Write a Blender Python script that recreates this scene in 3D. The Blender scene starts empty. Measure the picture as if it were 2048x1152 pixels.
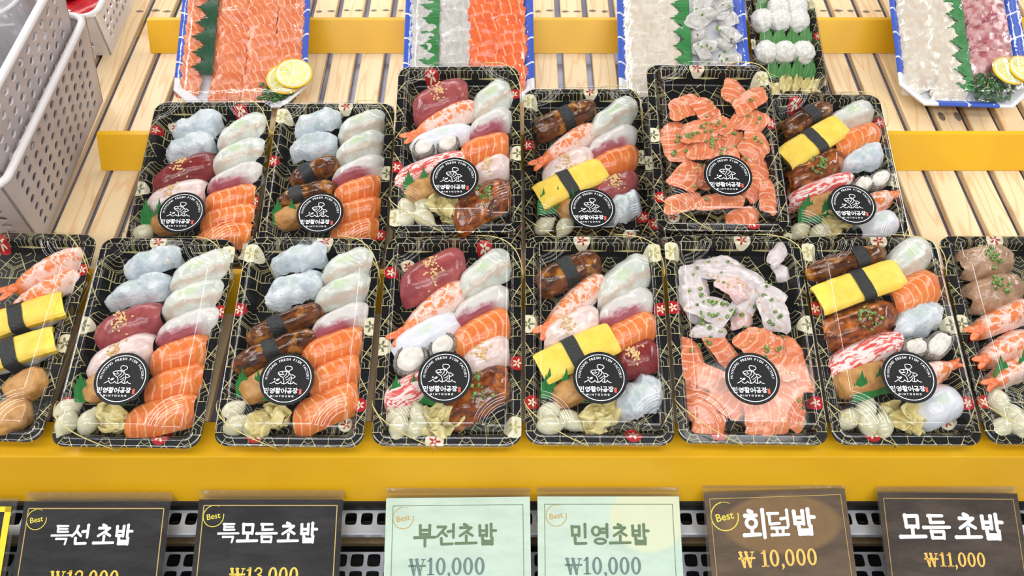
import bpy, math, random
from mathutils import Vector, Matrix, noise

# ------------------------------------------------------------ camera, light
sc = bpy.context.scene
D2R = math.pi / 180
SLOPE = 20 * D2R            # the display board rises away from the viewer
BASE_Z = 0.86               # height of the board's front edge above the floor
BOARD = Matrix.Translation((0, 0, BASE_Z)) @ Matrix.Rotation(SLOPE, 4, 'X')
CAM_BOARD = Vector((0.0, -0.34505, 0.75850))   # camera, in board coordinates

cam_d = bpy.data.cameras.new('camera')
cam_d.sensor_width = 36
cam_d.lens = 36 * 1600 / 2048
cam_d.clip_start = 0.01
cam = bpy.data.objects.new('camera', cam_d)
sc.collection.objects.link(cam)
cam.location = BOARD @ CAM_BOARD
cam.rotation_euler = ((90 - (54 - 20)) * D2R, 0, 0)
sc.camera = cam

w = bpy.data.worlds.new('market_hall')
sc.world = w
w.use_nodes = True
bg = w.node_tree.nodes['Background']
# a market hall: dim roof overhead, brighter towards the aisles
wt = w.node_tree
wg = wt.nodes.new('ShaderNodeTexCoord')
wz = wt.nodes.new('ShaderNodeSeparateXYZ')
wr = wt.nodes.new('ShaderNodeValToRGB')
wt.links.new(wg.outputs['Generated'], wz.inputs[0])
wt.links.new(wz.outputs[2], wr.inputs[0])
wt.links.new(wr.outputs[0], bg.inputs[0])
wr.color_ramp.elements[0].position = 0.0
wr.color_ramp.elements[0].color = (0.80, 0.82, 0.86, 1)
wr.color_ramp.elements[1].position = 0.80
wr.color_ramp.elements[1].color = (0.14, 0.145, 0.15, 1)
bg.inputs[1].default_value = 0.75


def ceiling_light(x, y, z, sx, sy, power, tilt=(0, 0, 0), col=(1.0, 0.985, 0.96)):
    d = bpy.data.lights.new('ceiling_lamp', 'AREA')
    d.shape = 'RECTANGLE'
    d.size, d.size_y = sx, sy
    d.energy = power
    d.color = col
    o = bpy.data.objects.new('ceiling_lamp', d)
    sc.collection.objects.link(o)
    o.location = (x, y, z)
    o.rotation_euler = tilt
    return o


# rows of ceiling tubes above the fish counter
ceiling_light(-0.6, 1.25, 2.6, 3.2, 0.50, 34, (-0.25, 0, 0))
ceiling_light(-0.3, -0.98, 2.6, 3.0, 0.40, 30, (0.30, 0, 0))
ceiling_light(0.3, -2.30, 2.5, 3.4, 0.50, 56, (0.75, 0, 0))  # added lamp behind the camera, brightens the yellow front rail
ceiling_light(0.70, -0.42, 2.5, 0.36, 0.22, 0.8)
ceiling_light(-1.9, 0.3, 2.4, 0.5, 1.2, 20, (0, -0.6, 0))
ceiling_light(2.0, 0.3, 2.4, 0.5, 1.2, 20, (0, 0.6, 0))

sc.view_settings.view_transform = 'Standard'
sc.view_settings.look = 'None'
sc.view_settings.exposure = -0.22
sc.view_settings.gamma = 1.0
sc.view_settings.use_curve_mapping = False
sc.cycles.transparent_max_bounces = 24

rng = random.Random(11)
COL = sc.collection


# ------------------------------------------------------------ object helpers
def lin(r, g, b):
    f = lambda c: (c / 255 / 12.92) if c / 255 <= 0.04045 else ((c / 255 + 0.055) / 1.055) ** 2.4
    return (f(r), f(g), f(b), 1.0)


def mesh(name, verts, faces, mats, smooth=True, idx=None):
    me = bpy.data.meshes.new(name)
    me.from_pydata([tuple(v) for v in verts], [], faces)
    for m in (mats if isinstance(mats, (list, tuple)) else [mats]):
        me.materials.append(m)
    if idx:
        me.polygons.foreach_set('material_index', idx)
    me.polygons.foreach_set('use_smooth', [smooth] * len(me.polygons))
    me.update()
    return me


def put(name, me, parent=None, mat4=None):
    o = bpy.data.objects.new(name, me)
    COL.objects.link(o)
    if parent:
        o.parent = parent
    if mat4 is not None:
        o.matrix_local = mat4
    return o


def tag(o, label, cat, group=None, kind=None):
    o['label'] = label
    o['category'] = cat
    if group:
        o['group'] = group
    if kind:
        o['kind'] = kind
    return o


def thing(name, label, cat, mat4, group=None):
    o = bpy.data.objects.new(name, None)
    o.empty_display_size = 0.01
    COL.objects.link(o)
    o.matrix_world = mat4
    return tag(o, label, cat, group)


class MB:
    """collects simple shapes into one mesh"""
    def __init__(s):
        s.v, s.f, s.i = [], [], []

    def add(s, verts, faces, mi=0, M=None):
        b = len(s.v)
        s.v += [tuple(M @ Vector(p)) if M else tuple(p) for p in verts]
        s.f += [tuple(b + k for k in f) for f in faces]
        s.i += [mi] * len(faces)

    def box(s, x0, x1, y0, y1, z0, z1, mi=0, M=None):
        v = [(x, y, z) for z in (z0, z1) for y in (y0, y1) for x in (x0, x1)]
        s.add(v, [(0, 2, 3, 1), (4, 5, 7, 6), (0, 1, 5, 4), (2, 6, 7, 3), (0, 4, 6, 2), (1, 3, 7, 5)], mi, M)

    def prism(s, prof, x0, x1, mi=0, M=None):
        """profile in (y, z), swept along x"""
        n = len(prof)
        v = [(x0, y, z) for y, z in prof] + [(x1, y, z) for y, z in prof]
        f = [(k, (k + 1) % n, n + (k + 1) % n, n + k) for k in range(n)]
        f += [tuple(range(n - 1, -1, -1)), tuple(range(n, 2 * n))]
        s.add(v, f, mi, M)

    def tube(s, pts, r, n=6, mi=0, closed=False, M=None):
        pts = [Vector(p) for p in pts]
        v, f = [], []
        m = len(pts)
        for k, p in enumerate(pts):
            a = pts[(k - 1) % m] if closed or k > 0 else p
            c = pts[(k + 1) % m] if closed or k < m - 1 else p
            t = (c - a).normalized()
            u = t.orthogonal() if abs(t.z) > 0.95 else t.cross(Vector((0, 0, 1)))
            u.normalize()
            q = t.cross(u)
            for j in range(n):
                an = 2 * math.pi * j / n
                v.append(p + (u * math.cos(an) + q * math.sin(an)) * r)
        for k in range(m if closed else m - 1):
            for j in range(n):
                f.append((k * n + j, k * n + (j + 1) % n, ((k + 1) % m) * n + (j + 1) % n, ((k + 1) % m) * n + j))
        if not closed:
            f.append(tuple(range(n - 1, -1, -1)))
            f.append(tuple((m - 1) * n + j for j in range(n)))
        s.add(v, f, mi, M)

    def lathe(s, prof, n=32, mi=0, M=None):
        v, f = [], []
        for r, z in prof:
            for j in range(n):
                a = 2 * math.pi * j / n
                v.append((r * math.cos(a), r * math.sin(a), z))
        for k in range(len(prof) - 1):
            for j in range(n):
                f.append((k * n + j, k * n + (j + 1) % n, (k + 1) * n + (j + 1) % n, (k + 1) * n + j))
        s.add(v, f, mi, M)

    def mesh(s, name, mats, smooth=True):
        return mesh(name, s.v, s.f, mats, smooth, s.i)


# ------------------------------------------------------------ materials
class NT:
    def __init__(s, name):
        s.m = bpy.data.materials.new(name)
        s.m.use_nodes = True
        s.t = s.m.node_tree
        s.t.nodes.clear()
        s.out = s.t.nodes.new('ShaderNodeOutputMaterial')

    def n(s, typ, ins=None, **props):
        nd = s.t.nodes.new(typ)
        for k, v in props.items():
            setattr(nd, k, v)
        for k, v in (ins or {}).items():
            if isinstance(v, bpy.types.NodeSocket):
                s.t.links.new(v, nd.inputs[k])
            else:
                nd.inputs[k].default_value = v
        return nd

    def math(s, op, a, b=0.0, c=None):
        d = {0: a, 1: b}
        if c is not None:
            d[2] = c
        return s.n('ShaderNodeMath', d, operation=op).outputs[0]

    def mix(s, fac, a, b):
        nd = s.n('ShaderNodeMix', {0: fac, 6: a, 7: b}, data_type='RGBA')
        return nd.outputs[2]

    def ramp(s, fac, stops):
        nd = s.n('ShaderNodeValToRGB', {0: fac})
        e = nd.color_ramp.elements
        while len(e) < len(stops):
            e.new(0.5)
        for k, (p, c) in enumerate(stops):
            e[k].position = p
            e[k].color = c if len(c) == 4 else (*c, 1)
        return nd.outputs[0]

    def smooth(s, x, a, b):
        nd = s.n('ShaderNodeMapRange', {0: x, 1: a, 2: b}, interpolation_type='SMOOTHSTEP')
        return nd.outputs[0]

    def coord(s, rnd=0.0):
        o = s.n('ShaderNodeTexCoord').outputs['Object']
        if rnd:
            r = s.n('ShaderNodeObjectInfo').outputs['Random']
            o = s.n('ShaderNodeVectorMath', {0: o, 1: s.n('ShaderNodeCombineXYZ', {0: s.math('MULTIPLY', r, rnd), 1: s.math('MULTIPLY', r, rnd * 0.7), 2: s.math('MULTIPLY', r, rnd * 1.3)}).outputs[0]}, operation='ADD').outputs[0]
        return o

    def xyz(s, v):
        return s.n('ShaderNodeSeparateXYZ', {0: v}).outputs

    def noise(s, v, scale, detail=3.0, rough=0.55, out=0):
        return s.n('ShaderNodeTexNoise', {'Vector': v, 'Scale': scale, 'Detail': detail, 'Roughness': rough}).outputs[out]

    def bump(s, h, strength=0.3, dist=0.0022):
        return s.n('ShaderNodeBump', {'Height': h, 'Strength': strength, 'Distance': dist}).outputs[0]

    def bsdf(s, color, rough=0.5, normal=None, **kw):
        ins = {'Base Color': color, 'Roughness': rough}
        if normal is not None:
            ins['Normal'] = normal
            if 'Coat_Weight' in kw:
                ins['Coat Normal'] = normal
        for k, v in kw.items():
            ins[k.replace('_', ' ')] = v
        b = s.n('ShaderNodeBsdfPrincipled', ins)
        s.t.links.new(b.outputs[0], s.out.inputs[0])
        return s.m

    def shader(s, sh):
        s.t.links.new(sh, s.out.inputs[0])
        return s.m


SSS = {'Subsurface_Weight': 0.18, 'Subsurface_Scale': 0.004, 'Subsurface_Radius': (1.0, 0.6, 0.45)}
WET = {'Coat_Weight': 0.35, 'Coat_Roughness': 0.12}


def plain(name, col, rough=0.5, var=None, scale=60, bump=0.0, bscale=200, rnd=1.0, **kw):
    t = NT(name)
    c = t.coord(rnd)
    color = col
    if var:
        color = t.mix(t.smooth(t.noise(c, scale), 0.35, 0.65), col, var)
    nrm = t.bump(t.noise(c, bscale), bump) if bump else None
    return t.bsdf(color, rough, nrm, **kw)


def m_salmon(name, a, b, line, period=0.0085, curve=16.0, amp=3.0, lo=0.86, hi=0.985):
    t = NT(name)
    raw = t.xyz(t.coord())
    c = t.coord(1.0)
    nz = t.noise(c, 70, 2.0)
    yy = t.math('MULTIPLY', t.math('MULTIPLY', raw[1], raw[1]), curve)
    xs = t.math('ADD', t.math('ADD', raw[0], yy), t.math('MULTIPLY', t.xyz(c)[0], 0.0))
    rn = t.math('MULTIPLY', t.n('ShaderNodeObjectInfo').outputs['Random'], 6.28)
    ph = t.math('ADD', t.math('ADD', t.math('MULTIPLY', xs, 6.2832 / period), t.math('MULTIPLY', nz, amp)), rn)
    s = t.math('ADD', t.math('MULTIPLY', t.math('SINE', ph), 0.5), 0.5)
    fade = t.smooth(t.noise(c, 45, 1.0), 0.30, 0.52)
    mask = t.math('MULTIPLY', t.smooth(s, lo, hi), t.math('ADD', t.math('MULTIPLY', fade, 0.75), 0.15))
    base = t.mix(t.smooth(t.noise(c, 55), 0.35, 0.7), a, b)
    col = t.mix(t.math('MULTIPLY', mask, 0.8), base, line)
    nrm = t.bump(t.math('ADD', t.math('MULTIPLY', t.noise(c, 160), 0.6), t.math('MULTIPLY', mask, -0.25)), 0.35)
    return t.bsdf(col, 0.24, nrm, **SSS, **WET)


def m_rededge():
    t = NT('white_fish_with_dark_edge')
    raw = t.xyz(t.coord())
    c = t.coord(1.0)
    nz = t.math('MULTIPLY', t.math('SUBTRACT', t.noise(c, 90), 0.5), 0.016)
    e = t.math('ADD', t.math('ADD', raw[1], nz), t.math('MULTIPLY', raw[0], 0.12))
    mask = t.math('MULTIPLY', t.smooth(e, 0.0005, -0.0085), t.smooth(raw[0], 0.022, 0.002))
    streak = t.noise(t.n('ShaderNodeVectorMath', {0: c, 1: (60, 400, 200)}, operation='MULTIPLY').outputs[0], 1.0)
    red = t.mix(streak, lin(128, 48, 68), lin(190, 110, 122))
    white = t.mix(t.noise(c, 60), lin(226, 216, 214), lin(204, 206, 200))
    return t.bsdf(t.mix(mask, white, red), 0.24, t.bump(t.noise(c, 140), 0.25), **SSS, **WET)


def m_flat(name, a, b, green, gamt=0.5, streak=None, bmp=0.35):
    t = NT(name)
    raw = t.coord()
    r = t.xyz(raw)
    c = t.coord(1.0)
    col = t.mix(t.smooth(t.noise(c, 60), 0.35, 0.65), a, b)
    d = t.math('ADD', t.math('POWER', t.math('MULTIPLY', r[0], 70.0), 2.0), t.math('POWER', t.math('MULTIPLY', t.math('SUBTRACT', r[1], 0.002), 130.0), 2.0))
    d = t.math('ADD', d, t.math('MULTIPLY', t.noise(c, 220), 0.9))
    col = t.mix(t.math('MULTIPLY', t.smooth(d, 1.3, 0.5), gamt), col, green)
    if streak:
        e = t.math('ADD', r[1], t.math('MULTIPLY', t.noise(c, 70), 0.016))
        col = t.mix(t.math('MULTIPLY', t.math('MULTIPLY', t.smooth(e, 0.0035, -0.0015), t.smooth(e, -0.0075, -0.002)), 0.55), col, streak)
    return t.bsdf(col, 0.22, t.bump(t.noise(c, 170), bmp), **SSS, **WET)


def m_shrimp():
    t = NT('cooked_shrimp')
    raw = t.xyz(t.coord())
    c = t.coord(1.0)
    v = t.n('ShaderNodeVectorMath', {0: c, 1: (1.0, 0.85, 0.4)}, operation='MULTIPLY').outputs[0]
    nz = t.noise(c, 130, 2.0, out=1)
    v = t.n('ShaderNodeVectorMath', {0: v, 1: t.n('ShaderNodeVectorMath', {0: nz, 1: (0.006, 0.006, 0.006)}, operation='MULTIPLY').outputs[0]}, operation='ADD').outputs[0]
    vor = t.n('ShaderNodeTexVoronoi', {'Vector': v, 'Scale': 88.0, 'Randomness': 0.8}, feature='DISTANCE_TO_EDGE').outputs[0]
    m = t.smooth(vor, 0.0, 0.11)
    m = t.math('MULTIPLY', m, t.math('ADD', t.math('MULTIPLY', t.smooth(t.noise(c, 95), 0.42, 0.54), 0.75), 0.25))
    side = t.math('MULTIPLY', t.smooth(raw[1], -0.0125, -0.007), t.smooth(raw[0], 0.050, 0.03))
    m = t.math('MULTIPLY', m, t.math('ADD', t.math('MULTIPLY', side, 0.75), 0.25))
    tail = t.smooth(raw[0], -0.022, -0.034)
    m = t.math('MAXIMUM', m, tail)
    org = t.mix(t.noise(c, 90), lin(242, 146, 78), lin(233, 120, 60))
    col = t.mix(m, lin(244, 222, 212), org)
    return t.bsdf(col, 0.28, t.bump(t.math('ADD', vor, t.math('MULTIPLY', t.noise(c, 300), 0.3)), 0.35), **SSS, **WET)


def m_streak(name, a, b, sx, sy, lo=0.35, hi=0.65, rough=0.2, bump=0.4, extra=None, **kw):
    """fibres that run along the piece"""
    t = NT(name)
    c = t.coord(1.0)
    d = t.noise(c, 60, 1.0, out=1)
    v = t.n('ShaderNodeVectorMath', {0: c, 1: t.n('ShaderNodeVectorMath', {0: d, 1: (0.01, 0.01, 0.01)}, operation='MULTIPLY').outputs[0]}, operation='ADD').outputs[0]
    v = t.n('ShaderNodeVectorMath', {0: v, 1: (sx, sy, sy)}, operation='MULTIPLY').outputs[0]
    f = t.noise(v, 1.0, 3.0)
    col = t.mix(t.smooth(f, lo, hi), a, b)
    if extra:
        col = t.mix(t.smooth(t.noise(c, 70), 0.5, 0.7), col, extra)
    return t.bsdf(col, rough, t.bump(f, bump), **kw)


def m_wood():
    t = NT('pine_slats')
    c = t.n('ShaderNodeVectorMath', {0: t.coord(), 1: t.n('ShaderNodeCombineXYZ', {0: t.math('MULTIPLY', t.n('ShaderNodeObjectInfo').outputs['Random'], 3.0), 1: t.math('MULTIPLY', t.n('ShaderNodeObjectInfo').outputs['Random'], 17.0)}).outputs[0]}, operation='ADD').outputs[0]
    sv = t.n('ShaderNodeVectorMath', {0: c, 1: (26.0, 2.6, 10.0)}, operation='MULTIPLY').outputs[0]
    f = t.noise(sv, 1.0, 2.0, 0.5)
    rings = t.math('FRACT', t.math('MULTIPLY', f, 9.0))
    tri = t.smooth(t.math('ABSOLUTE', t.math('SUBTRACT', rings, 0.5)), 0.30, 0.5)
    base = t.mix(t.noise(t.n('ShaderNodeVectorMath', {0: c, 1: (30, 4, 10)}, operation='MULTIPLY').outputs[0], 1.0), lin(244, 222, 184), lin(234, 202, 152))
    col = t.mix(t.math('MULTIPLY', tri, 0.5), base, lin(222, 164, 104))
    fine = t.noise(t.n('ShaderNodeVectorMath', {0: c, 1: (600, 12, 60)}, operation='MULTIPLY').outputs[0], 1.0)
    col = t.mix(t.math('MULTIPLY', fine, 0.10), col, lin(190, 140, 90))
    return t.bsdf(col, 0.38, t.bump(fine, 0.08))


def m_tray():
    """black moulded tray with gold hexagon lines and a few red and cream crests"""
    t = NT('black_gold_tray')
    o = t.coord()
    s = 0.040
    r3 = 1.7320508
    p = t.xyz(o)
    # two interleaved rectangular lattices make the hexagons
    def cell(ox, oy):
        a = t.math('SUBTRACT', t.math('FLOORED_MODULO', t.math('ADD', p[0], 10 * s + ox), s), s / 2)
        b = t.math('SUBTRACT', t.math('FLOORED_MODULO', t.math('ADD', p[1], 10 * s * r3 + oy), s * r3), s * r3 / 2)
        return a, b
    a1, b1 = cell(0, 0)
    a2, b2 = cell(s / 2, s * r3 / 2)
    l1 = t.math('ADD', t.math('MULTIPLY', a1, a1), t.math('MULTIPLY', b1, b1))
    l2 = t.math('ADD', t.math('MULTIPLY', a2, a2), t.math('MULTIPLY', b2, b2))
    k = t.math('LESS_THAN', l1, l2)
    def pick(u, v):
        return t.math('ADD', t.math('MULTIPLY', u, k), t.math('MULTIPLY', v, t.math('SUBTRACT', 1.0, k)))
    ax = t.math('ABSOLUTE', pick(a1, a2))
    by = t.math('ABSOLUTE', pick(b1, b2))
    hd = t.math('MAXIMUM', ax, t.math('ADD', t.math('MULTIPLY', ax, 0.5), t.math('MULTIPLY', by, 0.8660254)))
    # nested hexagons, cut into three sheaves by the spokes
    ringp = t.math('ABSOLUTE', t.math('SUBTRACT', t.math('FRACT', t.math('DIVIDE', hd, 0.0046)), 0.5))
    ring = t.math('GREATER_THAN', ringp, 0.448)
    ang = t.math('ARCTAN2', pick(b1, b2), pick(a1, a2))
    spoke = t.math('GREATER_THAN', t.math('ABSOLUTE', t.math('SUBTRACT', t.math('FRACT', t.math('DIVIDE', ang, 1.0471976)), 0.5)), 0.468)
    alt = t.math('GREATER_THAN', t.math('FRACT', t.math('MULTIPLY', t.math('ADD', ang, 3.1416), 0.4774648)), 0.5)
    ln = t.math('MAXIMUM', t.math('MULTIPLY', ring, alt), t.math('MULTIPLY', spoke, t.math('GREATER_THAN', hd, 0.004)))
    edge = t.math('GREATER_THAN', hd, s / 2 - 0.0003)
    ln = t.math('MAXIMUM', ln, edge)
    col = t.mix(ln, lin(9, 9, 10), lin(190, 180, 128))
    rd = t.n('ShaderNodeObjectInfo').outputs['Random']      # the crests fall differently on each tray
    sx = t.math('SUBTRACT', 1.0, t.math('MULTIPLY', t.math('GREATER_THAN', rd, 0.5), 2.0))
    sy = t.math('SUBTRACT', 1.0, t.math('MULTIPLY', t.math('GREATER_THAN', t.math('FRACT', t.math('MULTIPLY', rd, 2.0)), 0.5), 2.0))
    qx, qy = t.math('MULTIPLY', p[0], sx), t.math('MULTIPLY', p[1], sy)
    red = lin(176, 26, 34)
    cream = lin(226, 220, 190)
    for cx, cy, r, c0, c1 in ((-0.068, 0.074, 0.0085, red, cream), (0.071, -0.030, 0.009, red, cream), (-0.072, -0.012, 0.012, cream, lin(120, 120, 90)),
                              (0.034, 0.106, 0.010, red, cream), (-0.012, -0.113, 0.011, cream, red), (0.068, -0.098, 0.013, cream, lin(190, 180, 120)), (-0.052, 0.090, 0.009, cream, red)):
        dx = t.math('SUBTRACT', qx, cx)
        dy = t.math('SUBTRACT', qy, cy)
        r *= 0.86
        d = t.math('SQRT', t.math('ADD', t.math('MULTIPLY', dx, dx), t.math('MULTIPLY', dy, dy)))
        pet = t.math('MULTIPLY', t.math('ADD', t.math('COSINE', t.math('MULTIPLY', t.math('ARCTAN2', dy, dx), 5.0)), 1.6), r * 0.26)
        fl = t.math('MULTIPLY', t.math('LESS_THAN', d, pet), t.math('GREATER_THAN', d, r * 0.12))
        col = t.mix(t.math('LESS_THAN', d, r), col, t.mix(fl, c0, c1))
    return t.bsdf(col, 0.25, None, Specular_IOR_Level=0.35)


def m_clear(name, tint=(1, 1, 1, 1), ior=1.5, rough=0.04, bscale=0.0, bstr=0.0, haze=0.0, hazecol=(0.9, 0.9, 0.9, 1), fres=1.0):
    """thin clear plastic: sees through, mirrors by angle"""
    t = NT(name)
    c = t.coord(0.5)
    nrm = t.bump(t.noise(c, bscale, 2.0), bstr, 0.002) if bscale else None
    face = t.n('ShaderNodeLayerWeight', {'Blend': 0.5}).outputs['Facing']
    f0 = ((ior - 1) / (ior + 1)) ** 2
    f0 *= 2.3 * fres           # both faces of the sheet
    fr = t.math('ADD', t.math('MULTIPLY', t.math('POWER', face, 5.0), 0.42 - f0), f0)
    tr = t.n('ShaderNodeBsdfTransparent', {0: tint}).outputs[0]
    gi = {'Roughness': rough, 'Color': (1, 1, 1, 1)}
    if nrm is not None:
        gi['Normal'] = nrm
    gl = t.n('ShaderNodeBsdfGlossy', gi).outputs[0]
    if haze:
        df = t.n('ShaderNodeBsdfDiffuse', {0: hazecol}).outputs[0]
        tr = t.n('ShaderNodeMixShader', {0: haze, 1: tr, 2: df}).outputs[0]
    return t.shader(t.n('ShaderNodeMixShader', {0: fr, 1: tr, 2: gl}).outputs[0])


def m_foam():
    t = NT('blue_rimmed_foam_tray')
    p = t.xyz(t.coord())
    rim = t.math('MAXIMUM', t.math('GREATER_THAN', t.math('ABSOLUTE', p[0]), 0.0765), t.math('LESS_THAN', p[1], -0.117))
    side = t.math('GREATER_THAN', p[1], -0.085)
    mid = t.math('LESS_THAN', t.math('ABSOLUTE', p[0]), 0.042)
    on = t.math('MULTIPLY', rim, t.math('MAXIMUM', side, t.math('MULTIPLY', mid, t.math('LESS_THAN', p[1], -0.117))))
    gy = t.math('LESS_THAN', t.math('ABSOLUTE', t.math('SUBTRACT', t.math('FRACT', t.math('DIVIDE', p[1], 0.040)), 0.5)), 0.032)
    gx = t.math('LESS_THAN', t.math('ABSOLUTE', t.math('SUBTRACT', t.math('FRACT', t.math('ADD', t.math('DIVIDE', p[0], 0.042), 0.5)), 0.5)), 0.032)
    gap = t.math('MAXIMUM', t.math('MULTIPLY', gy, side), t.math('MULTIPLY', gx, t.math('SUBTRACT', 1.0, side)))
    blue = t.math('MULTIPLY', on, t.math('SUBTRACT', 1.0, gap))
    col = t.mix(blue, lin(232, 234, 240), lin(48, 88, 196))
    return t.bsdf(col, 0.42, t.bump(t.noise(t.coord(), 500), 0.08))


def m_sign(name, a, b, scale, extra=None):
    t = NT(name)
    c = t.coord(1.0)
    v = t.n('ShaderNodeVectorMath', {0: c, 1: (1, 3.0, 1)}, operation='MULTIPLY').outputs[0]
    col = t.mix(t.smooth(t.noise(v, scale, 6.0, 0.7), 0.35, 0.7), a, b)
    if extra:
        r = t.xyz(t.coord())
        d = t.math('ADD', t.math('POWER', t.math('DIVIDE', t.math('SUBTRACT', r[0], extra[0]), extra[2]), 2.0), t.math('POWER', t.math('DIVIDE', t.math('SUBTRACT', r[1], extra[1]), extra[3]), 2.0))
        col = t.mix(t.smooth(d, 1.1, 0.8), col, t.mix(t.noise(c, 90, 5.0, 0.7), extra[4], extra[5]))
    return t.bsdf(col, 0.62, None, Specular_IOR_Level=0.25)


M = {}
M['wood'] = m_wood()
M['yellow'] = plain('yellow_paint', lin(234, 180, 26), 0.36, lin(228, 172, 24), 9, 0.05, 300)
M['sheet'] = plain('galvanised_sheet', lin(142, 142, 160), 0.32, lin(120, 120, 138), 14, Metallic=0.3)
M['steel'] = plain('perforated_steel', lin(214, 218, 226), 0.3, lin(190, 194, 202), 30, Metallic=0.5)
M['dark'] = plain('dark_shade_and_cabinet', lin(20, 19, 18), 0.6)  # near-black for the painted shade below the rail and the cabinet
M['timber'] = plain('brown_crossbar', lin(126, 104, 74), 0.6, lin(98, 80, 56), 30)
M['knot'] = plain('dark_nail_mark', lin(140, 122, 100), 0.6, lin(110, 96, 80), 300)
M['tray'] = m_tray()
M['lid'] = m_clear('clear_lid', (0.985, 0.985, 0.985, 1), 1.5, 0.055, 45, 0.02)
M['film'] = m_clear('cling_film', (0.985, 0.985, 0.985, 1), 1.42, 0.09, 70, 0.75, fres=1.25)
M['acrylic'] = m_clear('clear_acrylic', (0.985, 0.985, 0.975, 1), 1.49, 0.05, haze=0.03, hazecol=lin(235, 225, 205), fres=0.6)
M['tub_rim'] = m_clear('frosted_tub_rim', (0.92, 0.92, 0.93, 1), 1.5, 0.10, haze=0.62, hazecol=lin(232, 232, 236))
M['tub'] = m_clear('frosted_tub', (0.92, 0.92, 0.93, 1), 1.5, 0.12, haze=0.30, hazecol=lin(225, 225, 228))
M['salmon'] = m_salmon('salmon_flesh', lin(234, 134, 64), lin(224, 114, 52), lin(249, 192, 144), 0.0095, 30.0, 5.0)
M['salmon_pale'] = m_salmon('salmon_pale_flesh', lin(228, 138, 94), lin(216, 114, 72), lin(244, 194, 164), 0.009, 24, 5.0)
M['salmon_red'] = m_salmon('salmon_red_flesh', lin(238, 116, 62), lin(228, 100, 54), lin(252, 190, 144), 0.013, 6, 2.0, 0.9, 0.99)
M['tuna'] = plain('tuna_flesh', lin(138, 42, 42), 0.22, lin(116, 32, 34), 60, 0.25, 160, **SSS, **WET)
M['tuna_pink'] = plain('tuna_pale_flesh', lin(172, 86, 86), 0.22, lin(148, 62, 66), 60, 0.25, 160, **SSS, **WET)
M['flatfish'] = m_flat('flatfish_flesh', lin(222, 224, 214), lin(202, 208, 200), lin(190, 214, 160), 0.55, lin(196, 160, 132))
M['rededge'] = m_rededge()
M['pinkfish'] = m_streak('pink_white_flesh', lin(224, 198, 192), lin(240, 224, 218), 60, 160, rough=0.22, bump=0.2, **SSS, **WET)
M['squid'] = m_flat('squid_flesh', lin(190, 202, 210), lin(222, 228, 232), lin(180, 204, 186), 0.4, None, 0.8)
M['whitesquid'] = m_flat('white_squid_flesh', lin(232, 234, 240), lin(220, 224, 232), lin(200, 224, 190), 0.45)
M['shrimp'] = m_shrimp()
M['shrimp_tail'] = plain('shrimp_tail_shell', lin(226, 104, 58), 0.3, lin(240, 140, 84), 200, 0.3, 400, **WET)
M['tamago'] = plain('egg_omelette', lin(252, 220, 92), 0.42, lin(246, 208, 78), 90, 0.4, 130, **SSS)
M['nori'] = plain('dried_seaweed', lin(20, 24, 25), 0.33, lin(32, 37, 36), 300, 0.6, 500)
M['eel'] = m_streak('glazed_eel', lin(112, 60, 22), lin(56, 28, 12), 30, 190, rough=0.14, bump=0.25, extra=lin(176, 116, 44), **WET)
M['grill'] = m_streak('glazed_grilled_fillet', lin(152, 78, 28), lin(86, 38, 14), 50, 170, rough=0.14, bump=0.2, extra=lin(190, 110, 40), **WET)
M['crab'] = m_streak('crab_stick', lin(246, 226, 220), lin(222, 84, 78), 45, 330, 0.46, 0.56, rough=0.3, bump=0.3, **SSS)
M['scallop'] = plain('scallop_flesh', lin(240, 236, 228), 0.25, lin(222, 216, 206), 120, 0.25, 240, **SSS, **WET)
M['scallop_rim'] = plain('grey_frilled_rim', lin(150, 144, 136), 0.35, lin(96, 90, 82), 260, 0.6, 420, **WET)
M['inari'] = plain('fried_tofu_skin', lin(206, 156, 92), 0.4, lin(182, 128, 66), 80, 0.8, 170)
M['rice'] = None
M['shallot'] = plain('pickled_shallot', lin(218, 214, 188), 0.2, lin(200, 196, 160), 50, 0.1, 100, **SSS, **WET)
M['ginger'] = m_streak('pickled_ginger', lin(232, 218, 160), lin(214, 196, 128), 40, 160, rough=0.26, bump=0.3, **SSS)
M['baran'] = m_streak('green_plastic_grass', lin(44, 136, 60), lin(32, 110, 48), 900, 30, rough=0.3, bump=0.3)
M['baran_light'] = m_streak('light_green_plastic_grass', lin(96, 158, 84), lin(66, 130, 62), 900, 30, rough=0.3, bump=0.3)
M['baran_dark'] = m_streak('dark_green_plastic_grass', lin(38, 84, 56), lin(28, 68, 44), 30, 900, rough=0.3, bump=0.3)
M['sesame'] = plain('sesame', lin(236, 202, 146), 0.4, lin(214, 170, 108), 300)
M['chive'] = plain('chopped_chive', lin(84, 126, 48), 0.35, lin(156, 182, 104), 260)
M['brownfish'] = plain('marinated_brown_flesh', lin(190, 156, 126), 0.2, lin(158, 122, 94), 80, 0.4, 140, **SSS, **WET)
M['white_slice'] = m_streak('white_fish_slice', lin(208, 196, 196), lin(226, 218, 218), 60, 200, rough=0.22, bump=0.25, **SSS, **WET)
M['pink_slice'] = m_streak('pink_fish_slice', lin(222, 180, 178), lin(232, 208, 206), 60, 200, rough=0.22, bump=0.25, **SSS, **WET)
M['cream_slice'] = m_streak('cream_fish_slice', lin(214, 202, 184), lin(224, 216, 202), 200, 50, rough=0.22, bump=0.25, extra=lin(214, 196, 178), **SSS, **WET)
M['grey_slice'] = m_streak('translucent_grey_slice', lin(190, 186, 180), lin(212, 208, 204), 160, 60, rough=0.2, bump=0.3, **SSS, **WET)
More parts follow.
